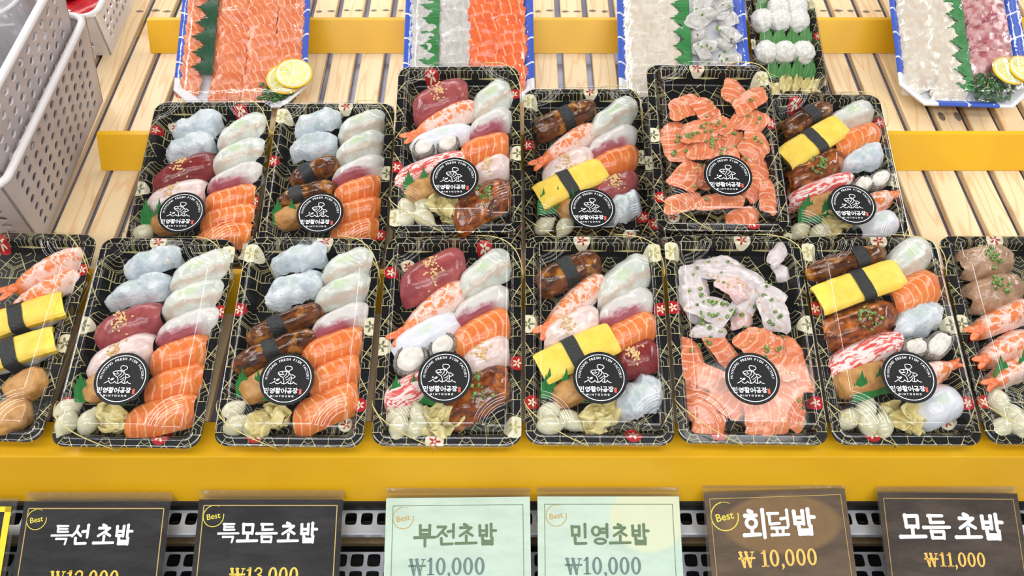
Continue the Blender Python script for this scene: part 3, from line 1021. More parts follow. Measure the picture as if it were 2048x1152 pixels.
FOOD = {
 'f0': [
  ('shrimp', 24.0, 67.3, 38.8, 93.3, 24.5),
  ('shrimp', 27.7, 40.5, 38.4, 91.8, 23.1),
  ('tamago', 22.1, 11.4, 23.7, 92.0, 29.3, 0.5),
  ('tamago', 25.5, -27.3, 23.3, 87.0, 28.8, 0.5),
  ('inari', 45.7, -59.5, 35.1, 43.7, 31.4),
  ('inari', 37.1, -92.0, 33.1, 41.7, 34.0),
 ],
 'f1': [
  ('squid', -13.3, 89.1, 24.2, 61.9, 26.9),
  ('squid', -21.8, 53.1, 20.5, 69.0, 28.6),
  ('tuna', -23.1, 13.4, 23.3, 68.7, 32.4, 0.43),
  ('pinkfish', -23.0, -22.7, 25.3, 67.9, 32.9, 0.5),
  ('flatfish', 42.5, 77.5, 26.8, 67.9, 34.5),
  ('flatfish', 39.5, 45.0, 21.8, 65.8, 30.7),
  ('rededge', 40.0, 12.4, 26.3, 67.6, 29.1),
  ('salmon', 37.4, -20.1, 21.4, 58.3, 31.8),
  ('salmon', 38.6, -51.7, 20.0, 58.7, 32.4),
  ('salmon', 30.9, -84.3, 17.7, 68.2, 33.9),
  ('inari', -29.2, -52.8, 29.0, 52.1, 30.3),
 ],
 'f2': [
  ('squid', -14.2, 92.8, 17.0, 61.0, 26.9),
  ('squid', -14.9, 55.4, 22.6, 63.4, 29.7),
  ('flatfish', 40.7, 83.0, 21.6, 57.8, 31.2),
  ('flatfish', 38.5, 53.0, 22.2, 61.0, 29.7),
  ('rededge', 38.4, 17.5, 27.7, 65.3, 27.0),
  ('eel', -20.0, 13.3, 28.3, 82.0, 27.0, 0.42),
  ('eel', -26.3, -16.3, 24.5, 90.2, 27.6, 0.48),
  ('salmon', 34.0, -13.2, 24.1, 65.5, 30.8),
  ('salmon', 39.6, -42.9, 27.4, 55.0, 30.4),
  ('salmon', 34.2, -76.8, 27.5, 69.0, 33.0),
  ('inari', -33.2, -53.9, 33.1, 47.6, 29.2),
 ],
 'f3': [
  ('tuna', -21.8, 70.8, 29.4, 77.8, 41.0, 0.5),
  ('shrimp', -26.1, 25.2, 43.0, 99.4, 29.3),
  ('flatfish', 34.4, 72.6, 38.1, 68.8, 34.4),
  ('rededge', 32.1, 34.6, 29.0, 65.2, 30.5),
  ('whitesquid', -25.1, 0.7, 31.0, 79.2, 32.1),
  ('salmon', 33.3, 3.4, 32.2, 65.0, 35.4),
  ('scallop', -39.8, -28.0, 46.8, 41.4, 34.9),
  ('scallop', -7.2, -13.9, 49.4, 35.2, 27.7),
  ('pinkfish', 37.9, -23.1, 28.3, 53.7, 31.8, 0.35),
  ('crab', -36.4, -57.7, 27.9, 62.8, 30.2),
  ('grill', 30.1, -64.2, 33.3, 74.3, 39.4, 0.5),
 ],
 'f4': [
  ('eel', -28.1, 73.4, 26.9, 75.9, 34.4, 0.48),
  ('shrimp', -27.6, 31.5, 45.2, 98.2, 27.2),
  ('flatfish', 31.8, 64.0, 37.8, 72.0, 34.3),
  ('rededge', 33.0, 30.9, 27.4, 65.3, 32.6),
  ('pinkfish', -25.9, 7.5, 26.3, 63.7, 32.3, 0.4),
  ('salmon', 36.0, 1.7, 28.1, 59.5, 33.2),
  ('tamago', -21.5, -24.6, 25.7, 85.1, 34.9, 0.46),
  ('tuna', 41.4, -27.2, 23.2, 49.6, 31.7, 0.35),
  ('squid', 41.7, -67.2, 27.6, 53.1, 34.2),
  ('inari', -23.1, -59.8, 27.6, 51.3, 29.1),
 ],
 'f6': [
  ('eel', -30.4, 84.2, 18.4, 96.4, 26.8, 0.64),
  ('flatfish', 40.3, 90.5, 34.1, 61.9, 33.6),
  ('tamago', -24.0, 51.8, 20.2, 99.2, 34.1, 0.52),
  ('salmon', 39.3, 49.2, 25.6, 56.7, 38.4),
  ('grill', -25.9, 14.0, 18.4, 86.3, 34.5, 0.55),
  ('squid', 37.0, 18.3, 23.0, 61.1, 32.4),
  ('crab', -25.9, -22.1, 24.4, 89.2, 30.7),
  ('oyster', 24.5, -15.1, 26.8, 31.2, 23.4),
  ('oyster', 49.1, -12.4, 39.3, 42.5, 25.5),
  ('shrimp', 45.1, -39.3, -161.1, 51.0, 24.2),
  ('inari', -35.2, -48.9, 18.6, 61.5, 32.4),
  ('whitesquid', 39.1, -75.7, 25.2, 50.9, 33.0),
 ],
 'f7': [
  ('brownfish', -26.8, 87.5, 11.1, 58.6, 34.7, 0.5),
  ('brownfish', -26.1, 50.1, 18.7, 63.3, 30.8, 0.5),
  ('shrimp', -33.0, 15.3, 25.0, 84.5, 27.0),
  ('shrimp', -36.3, -18.5, 25.3, 75.7, 26.6),
  ('shrimp', -35.8, -43.1, 27.5, 70.8, 25.2),
 ],
 'r1': [
  ('squid', -15.9, 81.6, 22.2, 62.4, 28.2),
  ('squid', -19.4, 49.6, 23.1, 60.5, 28.5),
  ('tuna', -19.7, 10.6, 27.0, 77.6, 33.6, 0.5),
  ('pinkfish', -23.8, -24.6, 19.5, 70.9, 33.1, 0.45),
  ('flatfish', 42.2, 71.4, 34.6, 66.6, 31.9),
  ('flatfish', 42.5, 35.9, 27.6, 68.1, 31.5),
  ('rededge', 43.1, 1.9, 25.2, 68.6, 27.3),
  ('salmon', 42.2, -28.2, 17.5, 60.2, 29.4),
  ('salmon', 43.4, -54.3, 14.9, 63.3, 29.1),
  ('salmon', 41.5, -79.9, 14.1, 65.4, 28.7),
  ('inari', -26.3, -58.3, 26.4, 42.6, 26.6),
 ],
 'r2': [
  ('squid', -20.9, 86.8, 22.9, 60.9, 28.3),
  ('squid', -22.3, 51.7, 17.7, 58.6, 27.8),
  ('eel', -18.6, 13.7, 30.3, 62.7, 26.2, 0.36),
  ('eel', -23.4, -18.9, 21.1, 70.0, 25.8, 0.34),
  ('flatfish', 35.2, 82.6, 24.9, 61.5, 30.8),
  ('flatfish', 35.3, 50.3, 26.2, 63.9, 30.4),
  ('rededge', 35.9, 15.9, 24.3, 66.6, 27.4),
  ('salmon', 37.8, -13.0, 20.7, 57.6, 28.3),
  ('salmon', 40.2, -42.5, 17.1, 56.0, 28.0),
  ('salmon', 38.9, -71.0, 16.2, 57.5, 27.6),
  ('inari', -36.5, -49.4, 25.2, 44.9, 26.7),
 ],
 'r3': [
  ('tuna', -21.6, 66.7, 26.6, 72.2, 40.8, 0.45),
  ('shrimp', -23.1, 31.9, 33.0, 98.5, 28.0),
  ('flatfish', 40.8, 66.1, 41.4, 58.2, 34.6),
  ('rededge', 39.0, 29.0, 31.5, 58.7, 30.4),
  ('whitesquid', -18.6, 9.4, 20.3, 78.0, 27.7),
  ('scallop', -39.1, -7.1, 46.0, 30.9, 25.1),
  ('scallop', -11.1, -1.7, 45.7, 31.2, 25.2),
  ('salmon', 32.5, -5.3, 19.8, 58.6, 28.8),
  ('crab', -29.8, -33.8, 22.0, 87.6, 29.6),
  ('pinkfish', 39.8, -35.5, 23.9, 46.3, 28.4, 0.4),
  ('grill', 29.6, -81.4, 37.6, 78.5, 38.2, 0.6),
  ('inari', -35.5, -60.5, 21.1, 50.8, 26.9),
 ],
 'r4': [
  ('eel', -23.0, 70.3, 29.4, 88.2, 33.7, 0.5),
  ('shrimp', -27.2, 25.7, 38.6, 100.4, 28.0),
  ('flatfish', 40.3, 73.0, 37.4, 75.2, 32.4),
  ('rededge', 36.3, 33.6, 29.1, 70.9, 31.9),
  ('pinkfish', -21.1, -1.9, 30.1, 72.6, 31.5, 0.45),
  ('salmon', 39.3, 5.3, 21.7, 59.3, 31.6),
  ('tamago', -18.9, -32.1, 27.1, 90.4, 34.8, 0.45),
  ('tuna', 36.0, -30.9, 20.6, 60.5, 28.6, 0.45),
  ('squid', 44.7, -59.0, 27.2, 45.4, 33.2),
  ('inari', -13.5, -61.0, 25.0, 45.9, 28.2),
 ],
 'r6': [
  ('eel', -24.4, 77.6, 32.9, 77.9, 31.0, 0.55),
  ('flatfish', 32.5, 82.3, 24.3, 67.4, 32.3),
  ('tamago', -24.5, 36.7, 34.1, 94.7, 34.3, 0.5),
  ('salmon', 34.8, 47.2, 24.8, 64.1, 31.9),
  ('grill', -23.8, 3.5, 28.6, 80.3, 33.8, 0.5),
  ('squid', 36.9, 19.7, 19.4, 57.0, 29.0),
  ('crab', -21.8, -26.2, 23.4, 89.5, 26.0),
  ('oyster', 28.6, -21.9, 37.3, 33.2, 21.0),
  ('oyster', 50.5, -14.5, 40.4, 35.7, 22.3),
  ('shrimp', 52.2, -38.6, -159.0, 40.1, 24.6),
  ('inari', -28.2, -49.9, 22.0, 49.4, 26.9),
  ('whitesquid', 41.9, -72.8, 19.5, 48.3, 30.3),
 ],
 'f5': [
  ('whiteslice', -43.9, 64.4, 95.0, 58.8, 32.7),
  ('whiteslice', -16.4, 80.0, -5.0, 64.2, 32.9),
  ('whiteslice', 4.6, 71.1, -12.0, 63.9, 27.3),
  ('whiteslice', 48.1, 93.1, 50.0, 29.8, 18.7),
  ('whiteslice', 53.4, 77.9, -70.0, 24.6, 16.4),
  ('whiteslice', -44.5, 37.6, -60.0, 53.2, 32.3),
  ('whiteslice', -26.7, 26.2, -30.0, 57.7, 37.4),
  ('pinkslice', -2.7, 53.0, -40.0, 39.0, 27.1),
  ('whiteslice', 12.6, 44.3, 60.0, 53.4, 29.6),
  ('whiteslice', 37.2, 47.6, -35.0, 53.4, 24.3),
  ('whiteslice', 37.1, 24.2, -80.0, 43.2, 32.0),
  ('whiteslice', -34.1, 3.1, -10.0, 38.1, 21.1),
  ('pinkslice', 4.7, 20.9, 20.0, 28.8, 21.3),
  ('salmonslice', -53.9, -33.4, -85.0, 70.1, 29.1),
  ('salmonslice', -23.0, -19.2, -55.0, 51.8, 29.3),
  ('salmonslice', 16.9, -13.0, -30.0, 56.6, 41.9),
  ('salmonslice', 52.4, -20.9, -60.0, 61.0, 31.3),
  ('salmonslice', 57.3, -42.7, -75.0, 51.1, 25.8),
  ('salmonslice', -38.7, -49.5, -25.0, 55.6, 30.9),
  ('salmonslice', 35.1, -34.9, -50.0, 51.3, 31.1),
  ('salmonslice', -50.9, -73.6, -70.0, 55.0, 35.6),
  ('salmonslice', -20.4, -73.2, -30.0, 50.4, 35.6),
  ('salmonslice', 36.2, -67.1, 70.0, 55.1, 40.8),
  ('salmonslice', 14.3, -80.6, 20.0, 54.7, 35.5),
  ('salmonslice', 44.3, -82.7, 80.0, 41.0, 30.3),
  ('salmonslice', -43.0, -99.5, 10.0, 40.7, 30.1),
  ('salmonslice', 17.5, -96.0, 5.0, 54.3, 30.2),
 ],
 'r5': [
  ('salmonslice', 31.6, 81.3, 70.0, 41.3, 36.7),
  ('salmonslice', -31.5, 54.1, 25.0, 49.0, 36.3),
  ('salmonslice', -7.6, 50.7, -60.0, 43.5, 33.2),
  ('salmonslice', 47.5, 58.9, 35.0, 54.5, 33.9),
  ('salmonslice', -33.9, 21.1, -15.0, 59.1, 33.4),
  ('salmonslice', 8.5, 28.9, -30.0, 48.5, 29.9),
  ('salmonslice', 44.8, 33.1, -20.0, 48.5, 35.9),
  ('salmonslice', -16.6, 14.1, 10.0, 53.5, 41.6),
  ('salmonslice', 18.4, 7.5, -10.0, 53.3, 35.6),
  ('salmonslice', -44.6, -4.1, -75.0, 47.8, 35.4),
  ('salmonslice', 46.8, -2.8, 60.0, 47.8, 41.3),
  ('salmonslice', -12.8, -10.7, 0.0, 47.7, 35.3),
  ('salmonslice', 47.0, -27.3, 75.0, 47.3, 40.8),
  ('salmonslice', -24.1, -42.0, -20.0, 57.4, 37.1),
  ('salmonslice', 9.4, -24.3, 30.0, 47.3, 35.1),
  ('salmonslice', -39.6, -55.8, -30.0, 41.5, 32.3),
  ('salmonslice', 41.1, -54.7, 60.0, 41.5, 28.8),
  ('salmonslice', 56.8, -67.9, 80.0, 56.7, 26.4),
  ('salmonslice', -44.4, -82.5, 15.0, 51.3, 28.5),
  ('salmonslice', -1.7, -81.9, 5.0, 66.7, 22.8),
  ('salmonslice', 25.4, -94.7, 20.0, 51.0, 28.3),
 ],
}
SHALLOTS = {
 'f1': [
  (-69.4, -77.6),
  (-64.4, -93.6),
  (-44.6, -91.2),
 ],
 'f2': [
  (-62.7, -80.4),
  (-55.2, -95.8),
  (-41.2, -94.7),
 ],
 'f3': [
  (-49.8, -83.6),
  (-48.5, -97.5),
  (-27.8, -86.6),
  (-32.2, -99.0),
 ],
 'f4': [
  (-51.2, -83.5),
  (-49.9, -97.5),
  (-28.5, -91.1),
 ],
 'f6': [
  (-53.8, -89.9),
  (-34.5, -81.0),
  (-35.5, -95.0),
  (-21.2, -97.0),
 ],
 'f7': [
  (-53.0, -73.3),
  (-39.5, -86.4),
  (-55.6, -99.9),
  (-37.9, -97.8),
 ],
 'r1': [
  (-58.3, -70.1),
 ],
 'r3': [
  (-56.6, -85.4),
  (-36.9, -79.6),
  (-36.3, -96.7),
  (-58.9, -98.4),
 ],
 'r4': [
  (-52.2, -82.6),
  (-27.0, -85.4),
 ],
 'r6': [
  (-52.7, -80.6),
  (-30.6, -84.4),
 ],
}
GINGER = {
 'f1': (-21.0, -87.2),
 'f2': (-19.8, -88.7),
 'f3': (-5.0, -91.2),
 'f4': (-0.4, -90.3),
 'f6': (5.3, -90.1),
 'r3': (-14.1, -82.6),
 'r6': (-4.0, -74.9),
}
BARAN = {
 'f1': (-86.6, -70.8, -38.0, -74.8),
 'f2': (-80.3, -67.7, -27.6, -70.3),
 'f3': (-68.0, -74.0, -29.2, -76.0),
 'f4': (-59.5, -69.1, -12.1, -71.9),
 'f6': (-47.9, -72.9, -6.0, -64.2),
 'f7': (-53.5, -59.7, -19.2, -43.3),
 'r1': (-81.4, -64.4, -37.1, -67.2),
 'r2': (-67.5, -60.9, -28.7, -59.5),
 'r3': (-67.4, -71.9, -26.4, -68.3),
 'r4': (-61.4, -69.8, -15.7, -68.5),
 'r6': (-54.9, -72.1, -19.7, -70.4),
}
STICKER = {
 'f1': (-4.2, -54.6),
 'f2': (-1.7, -55.7),
 'f3': (-1.6, -54.2),
 'f4': (-0.5, -55.9),
 'f5': (-2.2, -57.7),
 'f6': (0.5, -55.2),
 'r1': (-2.1, -60.7),
 'r2': (1.9, -59.2),
 'r3': (-0.6, -62.5),
 'r4': (3.2, -77.3),
 'r5': (3.8, -60.7),
 'r6': (1.1, -62.4),
}


# ------------------------------------------------------------ lettering
def stroke(b, pts, w0, w1=None, z=0.0, mi=0, head=1.0, n=10):
    """one brush stroke along pts; flat, with round joints"""
    w1 = w0 if w1 is None else w1
    P = [Vector((p[0], p[1])) for p in pts]
    tot = sum((q - p).length for p, q in zip(P, P[1:])) or 1e-9
    acc = 0
    ws = [w0]
    for p, q in zip(P, P[1:]):
        acc += (q - p).length
        ws.append(w0 + (w1 - w0) * acc / tot)
    for k in range(len(P) - 1):
        d = (P[k + 1] - P[k])
        if d.length < 1e-9:
            continue
        d.normalize()
        nn = Vector((-d.y, d.x))
        a, c = P[k], P[k + 1]
        zz = z + len(b.f) * 1.5e-6      # each dab of ink a hair above the last
        q = [a + nn * ws[k] / 2, a - nn * ws[k] / 2, c - nn * ws[k + 1] / 2, c + nn * ws[k + 1] / 2]
        b.add([(p.x, p.y, zz) for p in q], [(0, 1, 2, 3)], mi)
    for k, p in enumerate(P):
        r = ws[k] / 2 * (head if k == 0 else 1)
        zz = z + len(b.f) * 1.5e-6
        b.add([(p.x + r * math.cos(2 * math.pi * j / n), p.y + r * math.sin(2 * math.pi * j / n), zz) for j in range(n)], [tuple(range(n))], mi)


def ring(b, cx, cy, rx, ry, ix, iy, z=0.0, mi=0, n=36, a0=0.0, a1=360.0):
    v, f = [], []
    z += len(b.f) * 1.5e-6
    m = n if a1 - a0 >= 360 else n + 1
    for k in range(m):
        a = (a0 + (a1 - a0) * k / n) * D2R
        v += [(cx + rx * math.cos(a), cy + ry * math.sin(a), z), (cx + ix * math.cos(a), cy + iy * math.sin(a), z)]
    for k in range(n):
        a, c = 2 * k, 2 * ((k + 1) % m)
        f.append((a, c, c + 1, a + 1))
    b.add(v, f, mi)


CHO = 'ㄱㄲㄴㄷㄸㄹㅁㅂㅃㅅㅆㅇㅈㅉㅊㅋㅌㅍㅎ'
JUNG = 'ㅏㅐㅑㅒㅓㅔㅕㅖㅗㅘㅙㅚㅛㅜㅝㅞㅟㅠㅡㅢㅣ'
JONG = [''] + list('ㄱㄲㄳㄴㄵㄶㄷㄹㄺㄻㄼㄽㄾㄿㅀㅁㅂㅄㅅㅆㅇㅈㅊㅋㅌㅍㅎ')
JAMO = {
    'ㄱ': [[(.08, .88), (.86, .90), (.78, .02)]],
    'ㄴ': [[(.14, .98), (.16, .12), (.96, .18)]],
    'ㄷ': [[(.06, .90), (.90, .90)], [(.16, .90), (.16, .10), (.95, .14)]],
    'ㄹ': [[(.10, .93), (.86, .93), (.84, .52), (.14, .50), (.14, .08), (.92, .10)]],
    'ㅁ': [[(.12, .94), (.16, .06)], [(.12, .90), (.86, .92), (.84, .04)], [(.16, .12), (.84, .12)]],
    'ㅂ': [[(.14, .98), (.16, .06)], [(.84, 1.0), (.84, .02)], [(.16, .52), (.84, .52)], [(.16, .10), (.84, .10)]],
    'ㅅ': [[(.56, 1.0), (.46, .55), (.04, .04)], [(.46, .52), (.96, .06)]],
    'ㅈ': [[(.08, .92), (.88, .92), (.46, .46), (.04, .04)], [(.50, .46), (.96, .06)]],
    'ㅊ': [[(.36, 1.06), (.58, .96)], [(.08, .76), (.88, .76), (.46, .36), (.04, .02)], [(.50, .38), (.96, .04)]],
    'ㅌ': [[(.08, .94), (.90, .94)], [(.16, .52), (.86, .52)], [(.14, .94), (.14, .08), (.94, .10)]],
    'ㅍ': [[(.04, .92), (.96, .92)], [(.30, .92), (.34, .10)], [(.70, .92), (.66, .10)], [(.00, .08), (1.0, .08)]],
    'ㅎ': [[(.38, 1.06), (.62, 1.00)], [(.06, .78), (.94, .78)]],
    'ㅇ': [],
}
VOW = {
    'ㅏ': [[(.30, 1.04), (.30, -.04)], [(.30, .52), (.95, .50)]],
    'ㅓ': [[(.78, 1.04), (.78, -.04)], [(.05, .46), (.78, .52)]],
    'ㅕ': [[(.78, 1.04), (.78, -.04)], [(.05, .66), (.78, .68)], [(.05, .34), (.78, .38)]],
    'ㅣ': [[(.55, 1.06), (.55, -.06)]],
    'ㅗ': [[(.50, .95), (.50, .25)], [(-.04, .16), (1.04, .20)]],
    'ㅜ': [[(-.04, .80), (1.04, .84)], [(.50, .80), (.50, -.10)]],
    'ㅛ': [[(.30, .95), (.32, .25)], [(.70, .95), (.68, .25)], [(-.04, .16), (1.04, .20)]],
    'ㅡ': [[(-.06, .46), (1.06, .52)]],
}


def jamo(b, j, x0, y0, x1, y1, w_, z, mi, head):
    fx = lambda p: (x0 + (x1 - x0) * p[0], y0 + (y1 - y0) * p[1])
    if j in 'ㅇㅎ':
        cy = .5 if j == 'ㅇ' else .33
        ry = .46 if j == 'ㅇ' else .33
        rx, ry = (x1 - x0) * .44, (y1 - y0) * ry
        c = fx((.5, cy))
        ring(b, c[0], c[1], rx + w_ * .3, ry + w_ * .25, max(rx - w_ * .65, rx * .35), max(ry - w_ * .6, ry * .35), z, mi, 24)
    for st in (JAMO.get(j) or VOW.get(j) or []):
        stroke(b, [fx(p) for p in st], w_, w_ * .92, z, mi, head)


def hangul(b, ch, x, y, s, w_, z=0.0, mi=0, head=1.15):
    """one syllable block of size s with its lower left corner at x, y"""
    k = ord(ch) - 0xAC00
    c, v, t = CHO[k // 588], JUNG[k % 588 // 28], JONG[k % 28]
    X = lambda f: x + s * f
    Y = lambda f: y + s * f
    lo = .40 if t else 0.0
    if v in 'ㅏㅓㅕㅣ':
        jamo(b, c, X(.04), Y(lo + .06 * (not t) + .02), X(.56), Y(.96), w_, z, mi, head)
        jamo(b, v, X(.60), Y(lo + .0), X(.98), Y(1.0), w_, z, mi, head)
    elif v in 'ㅗㅛㅡㅜ':
        hi = .50 if not t else .66
        vlo = 0.0 if not t else (.36 if v != 'ㅡ' else .40)
        if v == 'ㅡ' and t:
            hi, vlo = .64, .36
        if v == 'ㅜ':
            jamo(b, c, X(.14), Y(.50 if not t else .68), X(.86), Y(1.0), w_, z, mi, head)
            jamo(b, v, X(0), Y(0 if not t else .36), X(1), Y(.48 if not t else .64), w_, z, mi, head)
        else:
            jamo(b, c, X(.14), Y(hi - .06 if v != 'ㅡ' else hi), X(.86), Y(1.0), w_, z, mi, head)
            jamo(b, v, X(0), Y(vlo), X(1), Y(hi - .04 if v != 'ㅡ' else vlo + .24), w_, z, mi, head)
    elif v in 'ㅚㅘ':
        top = 1.0
        jamo(b, c, X(.06), Y(lo + (.32 if not t else .26)), X(.60), Y(top), w_, z, mi, head)
        jamo(b, 'ㅗ', X(.02), Y(lo), X(.64), Y(lo + (.34 if not t else .26)), w_, z, mi, head)
        jamo(b, 'ㅣ' if v == 'ㅚ' else 'ㅏ', X(.66), Y(lo), X(1.0), Y(1.0), w_, z, mi, head)
    if t:
        jamo(b, t, X(.16), Y(.0), X(.88), Y(.33), w_, z, mi, head)


def digits(b, text, x, y, h, z=0.0, mi=0):
    """old-style serif figures; returns the end x"""
    for ch in text:
        if ch == '0':
            ring(b, x + .30 * h, y + .5 * h, .30 * h, .51 * h, .135 * h, .40 * h, z, mi, 32)
            x += .70 * h
        elif ch == '1':
            b.add([(x + .16 * h, y, z), (x + .33 * h, y, z), (x + .33 * h, y + h, z), (x + .16 * h, y + h, z)], [(0, 1, 2, 3)], mi)
            b.add([(x + .02 * h, y, z), (x + .47 * h, y, z), (x + .47 * h, y + .07 * h, z), (x + .02 * h, y + .07 * h, z)], [(0, 1, 2, 3)], mi)
            b.add([(x + .0 * h, y + .80 * h, z), (x + .06 * h, y + .76 * h, z), (x + .2 * h, y + .82 * h, z), (x + .33 * h, y + h, z), (x + .27 * h, y + h, z)], [(0, 1, 2, 3, 4)], mi)
            x += .55 * h
        elif ch in '23':
            if ch == '2':
                pts = [(.06, .74), (.14, .90), (.30, .96), (.47, .86), (.48, .68), (.36, .46), (.10, .12)]
                stroke(b, [(x + p[0] * h, y + p[1] * h) for p in pts], .10 * h, .13 * h, z, mi, 1.5)
                stroke(b, [(x + .06 * h, y + .08 * h), (x + .54 * h, y + .08 * h), (x + .56 * h, y + .24 * h)], .15 * h, .05 * h, z, mi)
            else:
                pts = [(.06, .78), (.16, .93), (.32, .96), (.46, .84), (.44, .66), (.24, .54)]
                stroke(b, [(x + p[0] * h, y + p[1] * h) for p in pts], .10 * h, .10 * h, z, mi, 1.5)
                pts = [(.24, .54), (.46, .44), (.50, .24), (.34, .05), (.16, .06), (.05, .20)]
                stroke(b, [(x + p[0] * h, y + p[1] * h) for p in pts], .10 * h, .13 * h, z, mi)
            x += .66 * h
        elif ch == ',':
            stroke(b, [(x + .10 * h, y + .06 * h), (x + .13 * h, y - .06 * h), (x + .03 * h, y - .20 * h)], .17 * h, .03 * h, z, mi)
            x += .27 * h
        elif ch == '₩':
            ww = 1.02 * h
            T = .90
            for p, q, wd in (((.12, T), (.32, .04), .17), ((.32, .04), (.50, T * .92), .07), ((.46, T), (.68, .04), .17), ((.68, .04), (.88, T), .07)):
                stroke(b, [(x + p[0] * ww, y + p[1] * h), (x + q[0] * ww, y + q[1] * h)], wd * h, wd * h, z, mi)
            for a, c in ((.0, .26), (.36, .60), (.74, 1.0)):
                b.add([(x + a * ww, y + (T - .03) * h, z), (x + c * ww, y + (T - .03) * h, z), (x + c * ww, y + (T + .04) * h, z), (x + a * ww, y + (T + .04) * h, z)], [(0, 1, 2, 3)], mi)
            b.add([(x - .02 * ww, y + .48 * h, z), (x + 1.02 * ww, y + .48 * h, z), (x + 1.02 * ww, y + .60 * h, z), (x - .02 * ww, y + .60 * h, z)], [(0, 1, 2, 3)], mi)
            x += 1.10 * h
        else:
            x += .30 * h
    return x


_glyph = {}


def latin(b, text, x, y, size, z=0.0, mi=0, fat=0.0, M4=None, center=True, gap=0.0):
    """plain sans lettering from Blender's built-in font"""
    key = (text, fat, gap)
    if key not in _glyph:
        cu = bpy.data.curves.new('lettering', 'FONT')
        cu.body = text
        cu.size = 1.0
        cu.offset = fat
        cu.space_character = 1 + gap
        cu.resolution_u = 3
        o = bpy.data.objects.new('lettering', cu)
        COL.objects.link(o)
        dg = bpy.context.evaluated_depsgraph_get()
        me = bpy.data.meshes.new_from_object(o.evaluated_get(dg))
        vs = [tuple(v.co) for v in me.vertices]
        fs = [tuple(p.vertices) for p in me.polygons]
        bpy.data.objects.remove(o)
        bpy.data.curves.remove(cu)
        bpy.data.meshes.remove(me)
        _glyph[key] = (vs, fs)
    vs, fs = _glyph[key]
    if not vs:
        return 0
    x0, x1 = min(v[0] for v in vs), max(v[0] for v in vs)
    dx = -(x0 + x1) / 2 if center else -x0
    pts = [((v[0] + dx) * size, v[1] * size, 0) for v in vs]
    T = (M4 or Matrix.Identity(4))
    b.add([tuple(T @ Vector((p[0] + x, p[1] + y, z))) for p in pts], fs, mi)
    return (x1 - x0) * size


def best_mark(b, cx, cy, r, mi=0, z=0.0):
    ring(b, cx, cy, r, r, r * .92, r * .93, z, mi, 48, 100, 372)
    ring(b, cx, cy, r * .985, r * .985, r * .95, r * .955, z, mi, 14, 62, 102)
    T = Matrix.Translation((cx, cy, z)) @ Matrix.Rotation(.17, 4, 'Z')
    latin(b, 'Best', 0, -r * .26, r * .74, 0, mi, .012, T)


def make_sticker():
    """round black label: chef-hatted fish over waves, ring text and name"""
    b = MB()
    R = .0272
    n = 64
    b.add([(R * math.cos(2 * math.pi * k / n), R * math.sin(2 * math.pi * k / n), .0) for k in range(n)] + [(R * math.cos(2 * math.pi * k / n), R * math.sin(2 * math.pi * k / n), .0003) for k in range(n)],
          [tuple(range(n, 2 * n))] + [(k, (k + 1) % n, n + (k + 1) % n, n + k) for k in range(n)], 0)
    z = .00042
    ring(b, 0, 0, R * .895, R * .895, R * .868, R * .868, z, 1, 64)
    s = R
    txt = 'MINYOUNG FRESH FISH FACTORY'
    for i, ch in enumerate(txt):
        if ch == ' ':
            continue
        a = (178 - 176 * i / (len(txt) - 1)) * D2R
        rr = .735 * s
        T = Matrix.Translation((rr * math.cos(a), rr * math.sin(a), z)) @ Matrix.Rotation(a - math.pi / 2, 4, 'Z')
        latin(b, ch, 0, -.02 * s, .128 * s, 0, 1, .0 if i < 9 or i > 18 else .022, T)
    P = lambda pts: [((x - 576) / 540 * s, (590 - y) / 500 * s) for x, y in pts]
    t = .025 * s
    L = lambda pts, k=1.0: stroke(b, P(pts), t * k, t * k, z, 1)
    # fish outline
    L([(530, 680), (522, 620), (500, 570), (440, 540), (400, 500), (392, 475), (430, 455), (500, 448), (560, 452), (610, 480), (650, 520)])
    L([(650, 520), (690, 515), (742, 555), (700, 580), (660, 580)])
    L([(655, 545), (668, 580), (665, 640), (655, 690)])
    L([(400, 492), (440, 510), (490, 512), (510, 500)])
    L([(560, 470), (552, 515), (515, 550)], .9)
    L([(610, 495), (605, 530), (570, 560), (545, 580)], .9)
    L([(640, 570), (605, 600), (570, 615)], .9)
    L([(640, 610), (615, 640), (590, 655)], .9)
    ring(b, *P([(482, 478)])[0], .022 * s, .022 * s, .002 * s, .002 * s, z, 1, 12)
    # chef's hat
    L([(535, 445), (540, 420), (524, 395), (530, 360), (565, 345), (600, 355), (630, 355), (660, 385), (655, 415), (620, 428), (606, 462)])
    L([(545, 432), (605, 450)], .8)
    # waves and drops
    L([(262, 688), (300, 672), (345, 640), (365, 675), (400, 692), (440, 680), (468, 650), (490, 680), (530, 692), (570, 680), (600, 650), (625, 682), (665, 690), (700, 680), (715, 650), (740, 680), (790, 695)])
    ring(b, *P([(338, 600)])[0], .030 * s, .030 * s, .001 * s, .001 * s, z, 1, 12)
    v, f = [], []
    T = Matrix.Translation((*P([(398, 605)])[0], 0)) @ Matrix.Rotation(.5, 4, 'Z')
    b.add([tuple(T @ Vector((.07 * s * math.cos(2 * math.pi * k / 14), .036 * s * math.sin(2 * math.pi * k / 14), z))) for k in range(14)], [tuple(range(14))], 1)
    # shop name
    for i, ch in enumerate('민영활어공장'):
        hangul(b, ch, (-.785 + i * .212) * s, -.56 * s, .195 * s, .030 * s, z, 1, 1.0)
    b.add([(x * s, y * s, z) for x, y in ((.50, -.58), (.59, -.58), (.59, -.39), (.50, -.39))], [(0, 1, 2, 3)], 2)
    latin(b, 'MINYOUNG', -.10 * s, -.69 * s, .098 * s, z, 1, .03, None, True, .9)
    return b.mesh('sticker', [M['sticker'], M['white_print'], M['red_print']], smooth=False)


